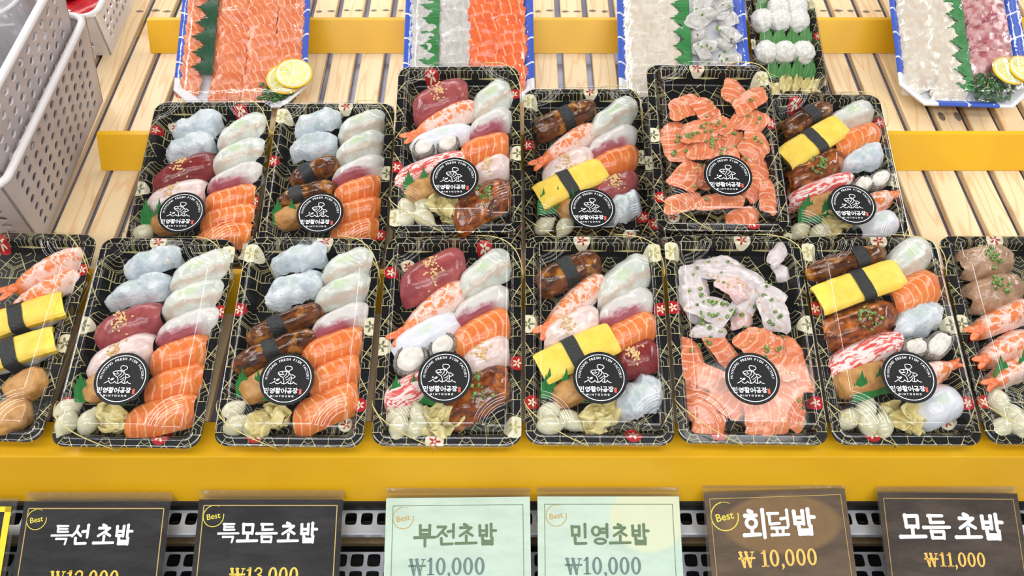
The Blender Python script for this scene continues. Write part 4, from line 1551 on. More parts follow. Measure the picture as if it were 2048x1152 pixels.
# ------------------------------------------------------------ display stand
GAP0, PITCH, GAPW = -.5325, .0428, .0092
stand = thing('display_stand', 'sloping slatted pine display stand with yellow ledges and steel front', 'display stand', Matrix.Translation((0, .3, 0)))


def on_stand(name, me, extra=Matrix.Identity(4)):
    o = bpy.data.objects.new(name, me)
    COL.objects.link(o)
    o.parent = stand
    o.matrix_parent_inverse = Matrix.Identity(4)
    o.matrix_local = Matrix.Translation((0, -.3, 0)) @ BOARD @ extra
    return o


for k in range(-6, 34):
    x0, x1 = GAP0 + PITCH * (k - 1) + GAPW, GAP0 + PITCH * k
    b = MB()
    xm, hw_, c = (x0 + x1) / 2, (x1 - x0) / 2, .0012
    # small arrises along the top edges
    sec = [(-hw_, -.009), (hw_, -.009), (hw_, -c), (hw_ - c, 0), (-hw_ + c, 0), (-hw_, -c)]
    n_ = len(sec)
    vv = [(x, .034, z) for x, z in sec] + [(x, .96, z) for x, z in sec]
    ff = [(i, (i + 1) % n_, n_ + (i + 1) % n_, n_ + i) for i in range(n_)] + [tuple(range(n_)), tuple(range(2 * n_ - 1, n_ - 1, -1))]
    b.add(vv, ff, 0)
    for ox in (-.0095, .0095):
        r1, r2 = rng.uniform(.0045, .0075), rng.uniform(.0014, .0022)
        oy = .742 + rng.uniform(-.002, .002)
        b.add([(ox + r1 * math.cos(2 * math.pi * q / 12) * abs(math.cos(2 * math.pi * q / 12)), oy + r2 * 1.6 * math.sin(2 * math.pi * q / 12), .0003) for q in range(12)], [tuple(range(12))], 1)
    if k in (-1, 27):
        oy = .50 if k == 27 else .440
        for ox in (-.010, .012):
            b.add([(ox + .0045 * math.cos(2 * math.pi * q / 12), oy + .009 * math.sin(2 * math.pi * q / 12), .0003) for q in range(12)], [tuple(range(12))], 1)
    on_stand('slat', b.mesh('slat', [M['wood'], M['knot']], smooth=False), Matrix.Translation((xm, 0, 0)))

b = MB()
b.box(-.86, 1.0, .03, .96, -.0140, -.0112)
on_stand('backing_sheet', b.mesh('backing_sheet', M['sheet'], False))
b = MB()
b.box(-.84, .98, .688, .722, -.0111, -.0092)
on_stand('crossbar', b.mesh('crossbar', M['timber'], False))
for v0, h in ((.1692, .0385), (.3957, .0375), (.6376, .0375)):
    b = MB()
    t_, e = .0020, .0008
    fl = .0070
    b.prism([(v0, e), (v0 + .0285, h), (v0 + .0285 + fl, h), (v0 + .0285 + fl, h - t_), (v0 + .0295, h - t_), (v0 + t_ * 1.3, e)], -.538, 1.0)
    on_stand('yellow_ledge', b.mesh('yellow_ledge', M['yellow'], False))
# front rail: a lip the boxes stand on, then a deep face
dn = (-math.sin(SLOPE), -math.cos(SLOPE))
e0 = (-.0062, -.0004)
e1 = (e0[0] + dn[0] * .0665, e0[1] + dn[1] * .0665)
b = MB()
b.prism([(.033, -.0004), (e0[0] + .001, e0[1]), (e0[0], e0[1] - .001), e1, (e1[0] + .0025, e1[1]), (e0[0] + .0022, e0[1] - .003), (.033, -.0026)], -.86, 1.0)
on_stand('front_rail', b.mesh('front_rail', M['yellow'], False))


def perf_sheet(ns, nt, cw, chh, hole, thick, round_hole, to3, seg=16, solid=()):
    """sheet of ns x nt cells, each with a hole; to3(s, t, d) bends it into place"""
    b = MB()
    A = [2 * math.pi * k / seg for k in range(seg)]
    outer, inner = [], []
    for a in A:
        c, s_ = math.cos(a), math.sin(a)
        m = max(abs(c), abs(s_))
        outer.append((c / m * .5, s_ / m * .5))
        if round_hole:
            inner.append((c * hole[0] / cw, s_ * hole[1] / chh))
        else:
            p = 6.0
            q = (abs(c) ** p + abs(s_) ** p) ** (1 / p)
            inner.append((c / q * hole[0] / cw, s_ / q * hole[1] / chh))
    for i in range(ns):
        for j in range(nt):
            C = lambda q, d: to3((i + .5 + q[0]) * cw, (j + .5 + q[1]) * chh, d)
            if (i, j) in solid:
                for d in (0, thick):
                    b.add([C(q, d) for q in outer], [tuple(range(seg))])
                continue
            vv = [C(q, 0) for q in outer] + [C(q, 0) for q in inner] + [C(q, thick) for q in outer] + [C(q, thick) for q in inner]
            ff = []
            for k in range(seg):
                n_ = (k + 1) % seg
                ff.append((k, n_, seg + n_, seg + k))
                ff.append((2 * seg + k, 3 * seg + k, 3 * seg + n_, 2 * seg + n_))
                ff.append((seg + k, seg + n_, 3 * seg + n_, 3 * seg + k))
            b.add(vv, ff)
    return b


# perforated steel: a stepped front below the rail
PZ = -.075
ns = 108
b = perf_sheet(ns, 1, .0170, .0205, (.0062, .0066), -.0012, False, lambda s_, t, d: (-.86 + s_, -.0535 + t, PZ + d), 16)
b.box(-.86, .976, -.033, .012, PZ - .0012, PZ)
b.box(-.86, .976, -.0590, -.0535, PZ - .0012, PZ)
b.box(-.86, .976, -.0602, -.0590, PZ - .008, PZ - .0008)
on_stand('perforated_shelf', b.mesh('perforated_shelf', M['steel'], False))
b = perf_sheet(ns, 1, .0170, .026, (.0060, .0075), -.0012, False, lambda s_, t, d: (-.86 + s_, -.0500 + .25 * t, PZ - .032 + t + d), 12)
on_stand('perforated_riser', b.mesh('perforated_riser', M['dark'], False))  # same steel as the shelves, its shade put into a near-black colour
b = MB()
b.box(-.86, .976, -.060, -.046, -.113, -.104)
on_stand('lower_crossbar', b.mesh('lower_crossbar', M['timber'], False))
b = perf_sheet(102, 10, .0180, .0180, (.0070, .0068), -.0012, False, lambda s_, t, d: (-.86 + s_, -.0665 - t, -.112 + d), 16)
on_stand('perforated_lower_shelf', b.mesh('perforated_lower_shelf', M['steel'], False))
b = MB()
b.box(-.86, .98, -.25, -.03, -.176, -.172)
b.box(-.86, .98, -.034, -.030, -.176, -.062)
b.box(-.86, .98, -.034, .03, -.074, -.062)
on_stand('shade_backing', b.mesh('shade_backing', M['dark'], False))  # added near-black sheets stand in for the shade behind the holes
# the body that carries it all
b = MB()
b.box(-.86, .98, -.235, .93, 0, .60)
b.prism([(.06, .60), (.93, .60), (.93, 1.13), (.06, .815)], -.86, .98)
o = put('cabinet_body', b.mesh('cabinet_body', M['dark'], False), stand, Matrix.Translation((0, -.3, 0)))
b = MB()
b.box(-3, 3, -2.5, 3, -.05, 0)
fl_ = put('floor', b.mesh('floor', plain('grey_tiles', lin(140, 140, 142), .4, lin(120, 120, 122), 4), False))
fl_['kind'] = 'structure'

# ------------------------------------------------------------ boxes and their contents
TRAY, LID, ELAST, STICK = make_tray(), make_lid(), make_elastic(), make_sticker()
BOXLABEL = {
    'f0': 'clear-lidded black sushi tray cut off by the left edge, omelette pieces inside', 'f1': 'clear-lidded black sushi tray behind the first dark price sign, three salmon pieces',
    'f2': 'clear-lidded black sushi tray behind the second dark sign, two eel pieces', 'f3': 'clear-lidded black sushi tray behind the left mint sign, round scallops inside',
    'f4': 'clear-lidded black sushi tray behind the right mint sign, one omelette piece', 'f5': 'clear-lidded black tray of loose white and salmon slices',
    'f6': 'clear-lidded black sushi tray behind the rightmost brown sign', 'f7': 'clear-lidded black sushi tray cut off by the right edge, three shrimps',
    'r1': 'clear-lidded black sushi tray at left end of the rear row', 'r2': 'clear-lidded black sushi tray second in the rear row', 'r3': 'clear-lidded black sushi tray stacked high with tuna and scallops',
    'r4': 'clear-lidded black sushi tray fourth in rear row, between two higher stacked trays', 'r5': 'clear-lidded black tray of loose salmon slices stacked in the rear row',
    'r6': 'clear-lidded black sushi tray at right end of the rear row',
    'b3': 'black sushi tray hidden under the stacked tuna and scallop tray', 'b5': 'black sushi tray hidden under the stacked salmon slice tray',
}
BOX_PLACE['b3'] = BOX_PLACE['r3'][:2] + (0.0,) + BOX_PLACE['r3'][3:]
BOX_PLACE['b5'] = BOX_PLACE['r5'][:2] + (0.0,) + BOX_PLACE['r5'][3:]


def place_box(key):
    root = thing('sushi_box', BOXLABEL[key], 'sushi box', box_matrix(key), 'lidded takeaway sushi boxes')
    put('tray', TRAY, root)
    put('lid', LID, root)
    if key[0] != 'b':
        put('elastic_band', ELAST, root)
    if key in STICKER:
        x, y = STICKER[key]
        o = put('sticker', STICK, root, Matrix.Translation((x / 1000, y / 1000, .0474)))
        o['label'] = 'round black label with white fish drawing'
    return root


def ordinal(n, k):
    if n == 1:
        return ''
    if n == 2:
        return ('rear ', 'front ')[k]
    if n == 3:
        return ('rearmost ', 'middle ', 'frontmost ')[k]
    return ORD[k] + ' from back of '


seed = 0
for key in [k for k in BOX_PLACE if k not in FOOD] + list(FOOD):
    place_box(key)
    if key not in FOOD:
        continue
    BM = box_matrix(key)
    rows = FOOD[key]
    place = PLACE[key]
    if key in ('f5', 'r5'):
        from mathutils.bvhtree import BVHTree
        pv, pf = [], []
        total = {}
        for r in rows:
            total[r[0]] = total.get(r[0], 0) + 1
        cnt = {}
        for i, (kd, x, y, a, L, W) in enumerate(rows):
            seed += 1
            k_ = .86 if kd == 'salmonslice' else .95
            v, f = flesh_slice(L / 1000 * k_, W / 1000 * k_, seed, .0030 if kd != 'salmonslice' else .0046, rng.uniform(.002, .005) if kd == 'salmonslice' else rng.uniform(.005, .010), .011 if kd == 'whiteslice' and i % 3 == 0 else 0, .006 if kd != 'salmonslice' else .002)
            T = local(x / 1000, y / 1000, .0120 + (i % 4) * .0040, a) @ Matrix.Rotation(rng.uniform(-.24, .24), 4, 'X') @ Matrix.Rotation(rng.uniform(-.12, .12), 4, 'Y')
            mt = {'whiteslice': 'white_slice', 'pinkslice': 'pink_slice', 'salmonslice': 'salmon_pale'}[kd]
            o = put({'whiteslice': 'white_fish_slice', 'pinkslice': 'pink_fish_slice', 'salmonslice': 'salmon_slice'}[kd], mesh('slice', v, f, M[mt]))
            o.matrix_world = BM @ T
            cnt[kd] = cnt.get(kd, 0) + 1
            colr = {'whiteslice': 'white fish', 'pinkslice': 'pink fish', 'salmonslice': 'salmon'}[kd]
            side = 'left side' if x < -22 else ('right side' if x > 22 else 'middle')
            tag(o, f'loose {colr} slice at {side}, {ORD[cnt[kd] - 1] if cnt[kd] <= 16 else "number %d" % cnt[kd]} from the back in {place}', 'sashimi', f'{colr} slices in {place}')
            b0 = len(pv)
            pv += [T @ Vector(p) for p in v]
            pf += [tuple(b0 + q for q in ff) for ff in f]
        tree = BVHTree.FromPolygons(pv, pf)
        def drop(n, gx, gy, sx, sy):
            out = []
            for k in range(n):
                x, y = rng.gauss(gx, sx), rng.gauss(gy, sy)
                if abs(x) > .056 or abs(y) > .098:
                    continue
                hit = tree.ray_cast(Vector((x, y, .08)), Vector((0, 0, -1)))
                if hit[0]:
                    out.append((x, y, min(hit[0].z + .0007, .040)))
            return out
        if key == 'f5':
            ch = drop(16, -.035, .03, .016, .014) + drop(16, .0, .028, .022, .012) + drop(10, -.02, .065, .02, .02) + drop(12, -.04, -.01, .012, .012) + drop(10, .03, -.03, .02, .02) + drop(6, .04, .04, .01, .02)
            se = drop(40, -.015, .05, .025, .02) + drop(40, .035, -.04, .018, .03) + drop(20, .015, .0, .02, .015)
        else:
            ch = drop(18, -.028, .0, .018, .014) + drop(20, .008, -.004, .02, .014) + drop(10, -.005, .025, .02, .012) + drop(8, .045, .03, .012, .03) + drop(8, -.02, -.06, .03, .02)
            se = drop(50, .0, .04, .035, .03) + drop(30, -.02, -.045, .015, .015) + drop(20, .045, -.03, .015, .03)
        o = put('chopped_chives', chives_mesh(ch))
        o.matrix_world = BM
        tag(o, f'chopped green chives scattered over the slices in {place}', 'chives', None, 'stuff')
        o = put('sesame_seeds', seeds_mesh(se))
        o.matrix_world = BM
        tag(o, f'toasted sesame seeds scattered over the slices in {place}', 'sesame', None, 'stuff')
        continue
    by = {}
    for r in rows:
        by.setdefault(r[0], []).append(r)
    for r in rows:
        seed += 1
        kd, x, y, a, L, W = r[:6]
        frac = r[6] if len(r) > 6 else None
        same = sorted(by[kd], key=lambda q: -q[2])
        pre = ordinal(len(same), same.index(r))
        T = BM @ local(x / 1000, y / 1000, FLOOR_Z, a) if True else None
        if kd in KIND:
            words = KIND[kd][1]
            nigiri(kd, L / 1000, W / 1000, frac, f'{pre}{words} in {place}', T, KIND[kd][0].replace('_', ' ') + ' pieces', seed)
        elif kd in ('scallop', 'oyster'):
            words = 'round grey-edged scallop sushi' if kd == 'scallop' else 'grey frilled oyster sushi'
            scallop(L / 1000, W / 1000, f'{pre}{words} in {place}', T, kd + ' pieces', seed, kd == 'oyster')
        elif kd == 'inari':
            inari(L / 1000, W / 1000, f'{pre}tan fried tofu pouch in {place}', T, 'tofu pouches', seed)
    sh = sorted(SHALLOTS.get(key, []), key=lambda q: q[0])
    for i, (x, y) in enumerate(sh):
        seed += 1
        o = put('pickled_shallot', shallot_mesh(seed))
        o.matrix_world = BM @ Matrix.Translation((x / 1000, y / 1000, FLOOR_Z + .0104 + (.004 if i % 2 else 0))) @ Matrix.Rotation(rng.uniform(-2.2, 2.2) if i else .6, 4, 'Z') @ Matrix.Rotation(1.50 + rng.uniform(-.25, .25), 4, 'Y')
        nth = '' if len(sh) == 1 else ORD[i] + ' '
        tag(o, f'{nth}pale pickled shallot bulb from the left in {place}' if nth else f'pale pickled shallot bulb in {place}', 'pickle', f'pickled shallots in {place}')
    if key in GINGER:
        gx, gy = GINGER[key]
        for i in range(6):
            seed += 1
            o = put('pickled_ginger_slice', ginger_mesh(seed))
            o.matrix_world = BM @ Matrix.Translation((gx / 1000 + rng.uniform(-.013, .013), gy / 1000 + rng.uniform(-.008, .008), FLOOR_Z + .008 + .0028 * i)) @ Matrix.Rotation(rng.uniform(0, 6.28), 4, 'Z') @ Matrix.Rotation(rng.uniform(-.5, .5), 4, 'X') @ Matrix.Rotation(rng.uniform(-.5, .5), 4, 'Y')
            tag(o, f'crumpled pale yellow pickled ginger slice in the heap in {place}', 'pickle', f'pickled ginger slices in {place}')
    if key in BARAN:
        x0, y0, x1, y1 = [q / 1000 for q in BARAN[key]]
        x0, x1 = max(x0, -.060), max(x1, -.060 + .052)
        L = math.hypot(x1 - x0, y1 - y0)
        seed += 1
        o = put('plastic_grass', baran_mesh(L, .034, seed))
        o.matrix_world = BM @ local((x0 + x1) / 2, (y0 + y1) / 2, FLOOR_Z + .016, math.atan2(y1 - y0, x1 - x0) / D2R) @ Matrix.Rotation(-.76, 4, 'X')
        tag(o, f'green saw-toothed plastic grass divider in {place}', 'garnish', 'plastic grass dividers in sushi boxes')

# ------------------------------------------------------------ foam platters of sliced raw fish
PW, PLEN = .180, .270


def make_foam():
    r = []
    for ins, z, rad in ((.020, 0.0, .020), (.002, .0255, .030), (0, .0265, .031), (0, .0285, .031), (.0012, .0292, .031), (.0040, .0290, .030), (.0130, .0200, .026), (.0175, .0118, .022), (.0195, .0110, .020)):
        r.append(rrect(PW / 2 - ins, PLEN / 2 - ins, rad, z, 4, True))
    v, f = loft(r)
    return mesh('foam_tray', v, f, M['foam'], smooth=False)


def make_film(seed):
    nu, nv = 44, 64
    v = []
    for i in range(nu + 1):
        for j in range(nv + 1):
            x, y = (i / nu - .5) * (PW + .001), (j / nv - .5) * (PLEN + .001)
            dx, dy = PW / 2 - abs(x), PLEN / 2 - abs(y)
            if dx + dy < .030:
                k = (.030 - dx - dy) / 2
                x -= math.copysign(k, x)
                y -= math.copysign(k, y)
                dx, dy = dx + k, dy + k
            d = min(dx, dy)
            n_ = noise.noise((x * 55, y * 55, seed)) + .5 * noise.noise((x * 140, y * 140, seed))
            z = .0296 + .0115 * sstep(.004, .022, d) + .0016 * n_ * sstep(0, .02, d)
            v.append((x, y, z))
    m = nv + 1
    f = [(i * m + j, (i + 1) * m + j, (i + 1) * m + j + 1, i * m + j + 1) for i in range(nu) for j in range(nv)]
    return mesh('cling_film', v, f, M['film'])


FOAM = make_foam()
PLATTER = {
    't1': ((-.3697, .495, .042), 'blue-rimmed foam platter of salmon slices with lemon, behind the left rear boxes'),
    't2': ((-.0589, .490, .0097), 'blue-rimmed foam platter half white fish and half bright salmon'),
    't3': ((.2353, .490, -.020), 'blue-rimmed foam platter of white fish and grey slices with chives'),
    't4': ((.6192, .499, -.050), 'blue-rimmed foam platter of white and reddish fish at top right'),
}
PNAME = {'t1': 'the lemon salmon platter', 't2': 'the half white platter', 't3': 'the chive platter', 't4': 'the top right platter'}
COLS = {   # column: centre x, width, material, words, depth step, lean
    't1': [(-.0735, .033, 'salmon_pale', 'narrow left column', .0165, 20), (-.0205, .046, 'salmon_pale', 'second column', .0165, 17), (.0215, .046, 'salmon_pale', 'third column', .0180, 16), (.0615, .042, 'salmon_pale', 'right column', .0200, 16)],
    't2': [(-.0660, .038, 'grey_slice', 'left white column', .0170, 22), (-.0240, .046, 'grey_slice', 'second white column', .0175, 18), (.0180, .043, 'salmon_red', 'left salmon column', .0165, 20), (.0575, .043, 'salmon_red', 'right salmon column', .0165, 20)],
    't3': [(-.0590, .050, 'cream_slice', 'left column', .0140, 20), (-.0240, .044, 'cream_slice', 'second column', .0140, 18)],
    't4': [(-.0560, .050, 'cream_slice', 'left column', .0140, 20), (-.0200, .046, 'cream_slice', 'second column', .0140, 18), (.0420, .058, 'red_slice', 'reddish column', .0140, 20)],
}
FISH = {'salmon_pale': 'salmon', 'salmon_red': 'bright salmon', 'grey_slice': 'translucent white fish', 'cream_slice': 'creamy white fish', 'red_slice': 'reddish fish'}
for key in PLATTER:
    (u, v_, g), lab = PLATTER[key]
    PMAT = BOARD @ Matrix.Translation((u, v_, 0)) @ Matrix.Rotation(g, 4, 'Z') @ Matrix.Rotation(18 * D2R, 4, 'X') @ Matrix.Translation((0, PLEN / 2, 0))
    root = thing('sashimi_platter', lab, 'platter', PMAT, 'wrapped sashimi platters')
    put('foam_tray', FOAM, root)
    put('cling_film', make_film(len(key) + ord(key[1])), root)
    for cx, cw, mat, words, dy, lean in COLS[key]:
        y = -.110 if abs(cx) < .05 else -.094
        if key == 't1' and cx > .05:
            y = -.066
        if key == 't4' and cx > .03:
            y = -.070
        k = 0
        variants = []
        while y < .062:
            seed += 1
            vv, ff = flesh_slice(cw * rng.uniform(.97, 1.07), .031 * rng.uniform(.92, 1.06), seed, .0048, .0030)
            T = Matrix.Translation((cx + rng.uniform(-.0022, .0022), y, .0195)) @ Matrix.Rotation((lean + rng.uniform(-4, 4)) * D2R, 4, 'X') @ Matrix.Rotation(rng.uniform(4, 16) * D2R, 4, 'Z') @ Matrix.Rotation(rng.uniform(-.06, .06), 4, 'Y')
            o = put(FISH[mat].replace(' ', '_') + '_slice', mesh('slice', vv, ff, M[mat]))
            o.matrix_world = PMAT @ T
            tag(o, f'{FISH[mat]} slice, {ORD[k]} from front, {words}, {PNAME[key]}', 'sashimi', f'{words} of slices on {PNAME[key]}')
            y += dy * rng.uniform(.94, 1.06)
            k += 1
    if key == 't3':     # loose translucent pieces with dark edges
        for k in range(30):
            seed += 1
            vv, ff = flesh_slice(rng.uniform(.026, .040), rng.uniform(.016, .024), seed, .0042, .005, .004)
            gx, gy = rng.uniform(.022, .071), -.105 + .165 * k / 30 + rng.uniform(-.006, .006)
            o = put('grey_slice', mesh('slice', vv, ff, M['grey_slice']))
            o.matrix_world = PMAT @ Matrix.Translation((gx, gy, .0205 + (k % 3) * .004)) @ Matrix.Rotation(rng.uniform(-1.2, 1.2), 4, 'Z') @ Matrix.Rotation(rng.uniform(-.25, .25), 4, 'X') @ Matrix.Rotation(rng.uniform(-.25, .25), 4, 'Y')
            tag(o, 'loose translucent grey slice in the chive-strewn half of the chive platter', 'sashimi', 'loose grey slices on the chive platter')
        pts = [(.045 + rng.gauss(0, .016), rng.uniform(-.10, .06), .0362) for k in range(34)]
        o = put('chopped_chives', chives_mesh([p for p in pts if .015 < p[0] < .074]))
        o.matrix_world = PMAT
        tag(o, 'chopped green chives strewn over the grey slices of the chive platter', 'chives', None, 'stuff')
    bx, dark, blen, bh = {'t1': (-.0395, 'baran_dark', .170, .030), 't2': (-.0420, 'baran', .180, .026), 't3': (.0120, 'baran', .180, .026), 't4': (.0120, 'baran', .180, .026)}[key]
    o = put('plastic_grass', baran_mesh(blen, bh, seed, dark, 7 if key == 't1' else 8, .001))
    o.matrix_world = PMAT @ Matrix.Translation((bx, -.020 if key != 't1' else .004, .0285 if key == 't1' else .0265)) @ Matrix.Rotation(90 * D2R, 4, 'Z') @ Matrix.Rotation(-78 * D2R, 4, 'X')
    tag(o, f'{"dark " if key == "t1" else ""}green saw-toothed plastic grass strip on {PNAME[key]}', 'garnish', 'plastic grass strips on platters')
    if key in ('t1', 't4'):
        lx, ly = ((.050, -.112), (.036, -.104))[key == 't4']
        b = MB()
        for k in range(90 if key == 't1' else 120):
            a, r = rng.uniform(0, 6.28), rng.uniform(0, .024)
            vv, ff = ellipsoid(.0048, .0036, .0007, (0, 0, 0), 8, 4)
            b.add(vv, ff, 0, Matrix.Translation((lx + r * math.cos(a) * 1.15, ly + r * math.sin(a) * (.62 if key == 't1' else .9), rng.uniform(.016, .034))) @ Matrix.Rotation(rng.uniform(0, 6.28), 4, 'Z') @ Matrix.Rotation(rng.uniform(-.9, .9), 4, 'X'))
            if k % 3 == 0:
                p = Vector((lx + r * math.cos(a), ly + r * math.sin(a) * .7, .030))
                b.tube([p, p + Vector((rng.uniform(-.012, .012), rng.uniform(-.012, .012), rng.uniform(-.01, .003)))], .0005, 5, 1)
        o = put('cress_sprig', b.mesh('cress_sprig', [M['cress'], M['cress_stem']]))
        o.matrix_world = PMAT
        tag(o, f'sprig of dark green cress under the lemon on {PNAME[key]}', 'garnish', 'cress sprigs')
        spots = (((.0620, -.0950, .0345, .10), (.0745, -.0895, .0385, .16)), ((.0560, -.0830, .0370, .20), (.0775, -.0800, .0375, .22)))[key == 't4']
        for i, (x, y, z, tl) in enumerate(spots):
            R = .0250 if key == 't1' else .0240
            lm = PMAT @ Matrix.Translation((x, y, z)) @ Matrix.Rotation(.9, 4, 'Z') @ Matrix.Rotation(tl, 4, 'Y')
            lr = thing('lemon_slice', f'{"lower" if i == 0 and key == "t1" else "upper" if key == "t1" else ("left", "right")[i]} round lemon slice on {PNAME[key]}', 'lemon', lm, 'lemon slices')
            b = MB()
            b.lathe([(R * .90, -.0011), (R, -.0009), (R, .0009), (R * .90, .0012)], 48, 0)
            put('lemon_rind', b.mesh('lemon_rind', M['lemon_rind']), lr)
            b = MB()
            b.lathe([(.0004, .0011), (R * .9, .0012), (R * .9, -.0011), (.0004, -.0011)], 48, 0)
            put('lemon_pith', b.mesh('lemon_pith', M['lemon_pith']), lr)
            b = MB()
            for q in range(9):
                a0, a1 = (q + .07) * 2 * math.pi / 9, (q + .93) * 2 * math.pi / 9
                pr = [(R * .07 * math.cos((a0 + a1) / 2), R * .07 * math.sin((a0 + a1) / 2))] + [(R * .78 * math.cos(a0 + (a1 - a0) * j / 6), R * .78 * math.sin(a0 + (a1 - a0) * j / 6)) for j in range(7)]
                n_ = len(pr)
                b.add([(px, py, .0010) for px, py in pr] + [(px, py, .0016) for px, py in pr], [tuple(range(n_, 2 * n_))] + [(j, (j + 1) % n_, n_ + (j + 1) % n_, n_ + j) for j in range(n_)])
            put('lemon_pulp', b.mesh('lemon_pulp', M['lemon_pulp'], False), lr)

# ------------------------------------------------------------ the box of rice balls
RM = BOARD @ Matrix.Translation((.3857, .495, 0)) @ Matrix.Rotation(-.012, 4, 'Z') @ Matrix.Rotation(14 * D2R, 4, 'X') @ Matrix.Translation((0, .10, 0))
root = thing('rice_box', 'narrow clear-lidded black box of white rice balls between the two right platters', 'rice box', RM)
S_ = Matrix.Diagonal((.098 / BW, .200 / BL, 1.0, 1.0))
put('tray', TRAY, root, S_)
put('lid', LID, root, S_)
for rw, (ys, rowname) in enumerate(((-.0045, 'front row'), (.0510, 'middle row'), (.1040, 'rear row'))):
    for i, x in enumerate((-.0305, -.0045, .0215)):
        seed += 1
        if ys > .09:
            ys = .0745
            continue
        vv, ff = ellipsoid(1, 1, 1, nu=40, nv=26)
        out = []
        for px, py, pz in vv:
            k = 1 + .10 * noise.noise((px * 2.4, py * 2.4, pz * 2.4 + seed)) + .12 * noise.noise((px * 8, py * 8, pz * 8 + seed))
            out.append((px * .0158 * k, py * .0172 * k, .0165 + pz * .0165 * k))
        o = put('rice_ball', mesh('rice_ball', out, ff, M['rice']))
        o.matrix_world = RM @ Matrix.Translation((x, ys, FLOOR_Z))
        tag(o, f'{("left", "middle", "right")[i]} white rice ball in {rowname} of the rice ball box', 'rice ball', 'rice balls')
for i, (x0, y0, x1, y1, rn) in enumerate(((-.029, -.037, .040, -.037, 'front row of rice balls'), (-.033, .0185, .042, .0185, 'middle row of rice balls'), (-.033, .0735, .041, .0735, 'empty rear end'))):
    seed += 1
    o = put('plastic_grass', baran_mesh(x1 - x0, .036, seed, 'baran_light', 4))
    o.matrix_world = RM @ local((x0 + x1) / 2, y0, FLOOR_Z + .002, 0) @ Matrix.Rotation(-.75, 4, 'X')
    tag(o, f'green plastic grass divider at the {rn} in the rice ball box', 'garnish', 'plastic grass dividers in the rice ball box')
for i in range(5):
    seed += 1
    o = put('pickled_ginger_slice', ginger_mesh(seed))
    o.matrix_world = RM @ Matrix.Translation((-.022 + .015 * i, -.056 + rng.uniform(-.006, .006), FLOOR_Z + .010 + .003 * (i % 2))) @ Matrix.Rotation(rng.uniform(0, 6.28), 4, 'Z') @ Matrix.Rotation(rng.uniform(-.4, .4), 4, 'X')
    tag(o, 'crumpled pale pickled ginger slice at the front of the rice ball box', 'pickle', 'pickled ginger slices in the rice ball box')


# ------------------------------------------------------------ crates at the left
def crate(name, label, cat, mat4, wid, dep, hgt, flare, cell, hole, round_hole, mat, rim_r, group=None):
    """open basket: pierced walls that flare, plain floor, rolled rim"""
    root = thing(name, label, cat, mat4, group)
    def wall(nm, a, b_, inward):
        # a, b_: bottom corners; the top is pushed outwards by flare
        A, Bv = Vector(a), Vector(b_)
        d = (Bv - A)
        Lw = d.length
        d.normalize()
        nrm = Vector((d.y, -d.x, 0))
        n1, n2 = max(1, int((Lw - .02) / cell[0])), max(1, int((hgt - .016) / cell[1]))
        mx, mz = (Lw - n1 * cell[0]) / 2, (hgt - n2 * cell[1]) / 2
        def to3(s_, t, dd):
            s_, t = s_ + mx, t + mz
            stretch = 1 + 2 * flare * (t / hgt) / Lw
            p = A + d * ((s_ - Lw / 2) * stretch + Lw / 2) + nrm * (flare * t / hgt - dd)
            p.z = t
            return p
        b = perf_sheet(n1, n2, cell[0], cell[1], hole, .0022, round_hole, to3, 16)
        full = lambda s_, t, dd: to3(s_ - mx, t - mz, dd)
        for s0, s1, t0, t1 in ((0, mx, 0, hgt), (Lw - mx, Lw, 0, hgt), (mx, Lw - mx, 0, mz), (mx, Lw - mx, hgt - mz, hgt)):
            q = [full(s_, t, dd) for dd in (0, .0022) for t in (t0, t1) for s_ in (s0, s1)]
            b.add(q, [(0, 1, 3, 2), (4, 6, 7, 5), (0, 4, 5, 1), (2, 3, 7, 6), (0, 2, 6, 4), (1, 5, 7, 3)])
        put(nm, b.mesh(nm, M[mat], False), root)
    x, y = wid / 2, dep / 2
    wall('side_wall', (x, -y, 0), (x, y, 0), 0)
    wall('side_wall', (-x, y, 0), (-x, -y, 0), 0)
    wall('end_wall', (-x, -y, 0), (x, -y, 0), 0)
    wall('end_wall', (x, y, 0), (-x, y, 0), 0)
    b = MB()
    b.box(-x + .001, x - .001, -y + .001, y - .001, .0005, .003)
    put('bottom', b.mesh('bottom', M[mat], False), root)
    b = MB()
    pts = rrect(x + flare, y + flare, .020, hgt, 6)
    b.tube(pts, rim_r, 8, 0, True)
    put('rim', b.mesh('rim', M['crate_rim']), root)
    return root


CW, CD, CH = .230, .262, .124
CM = BOARD @ Matrix.Translation((-.5745 - CW / 2, .3990, 0)) @ Matrix.Rotation(1.2 * D2R, 4, 'Z')
crate('storage_basket', 'grey-white pierced plastic basket standing on the slats at left', 'basket', CM, CW, CD, CH, .022, (.0205, .0150), (.0056, .0048), True, 'crate', .0046, 'pierced plastic baskets')
CM2 = BOARD @ Matrix.Translation((-.672, .3990, .072)) @ Matrix.Rotation(1.2 * D2R, 4, 'Z')
crate('storage_basket', 'grey-white pierced plastic basket nested inside the lower one, holding clear tubs', 'basket', CM2, CW - .030, CD - .022, CH, .022, (.0205, .0150), (.0056, .0048), True, 'crate', .0046, 'pierced plastic baskets')
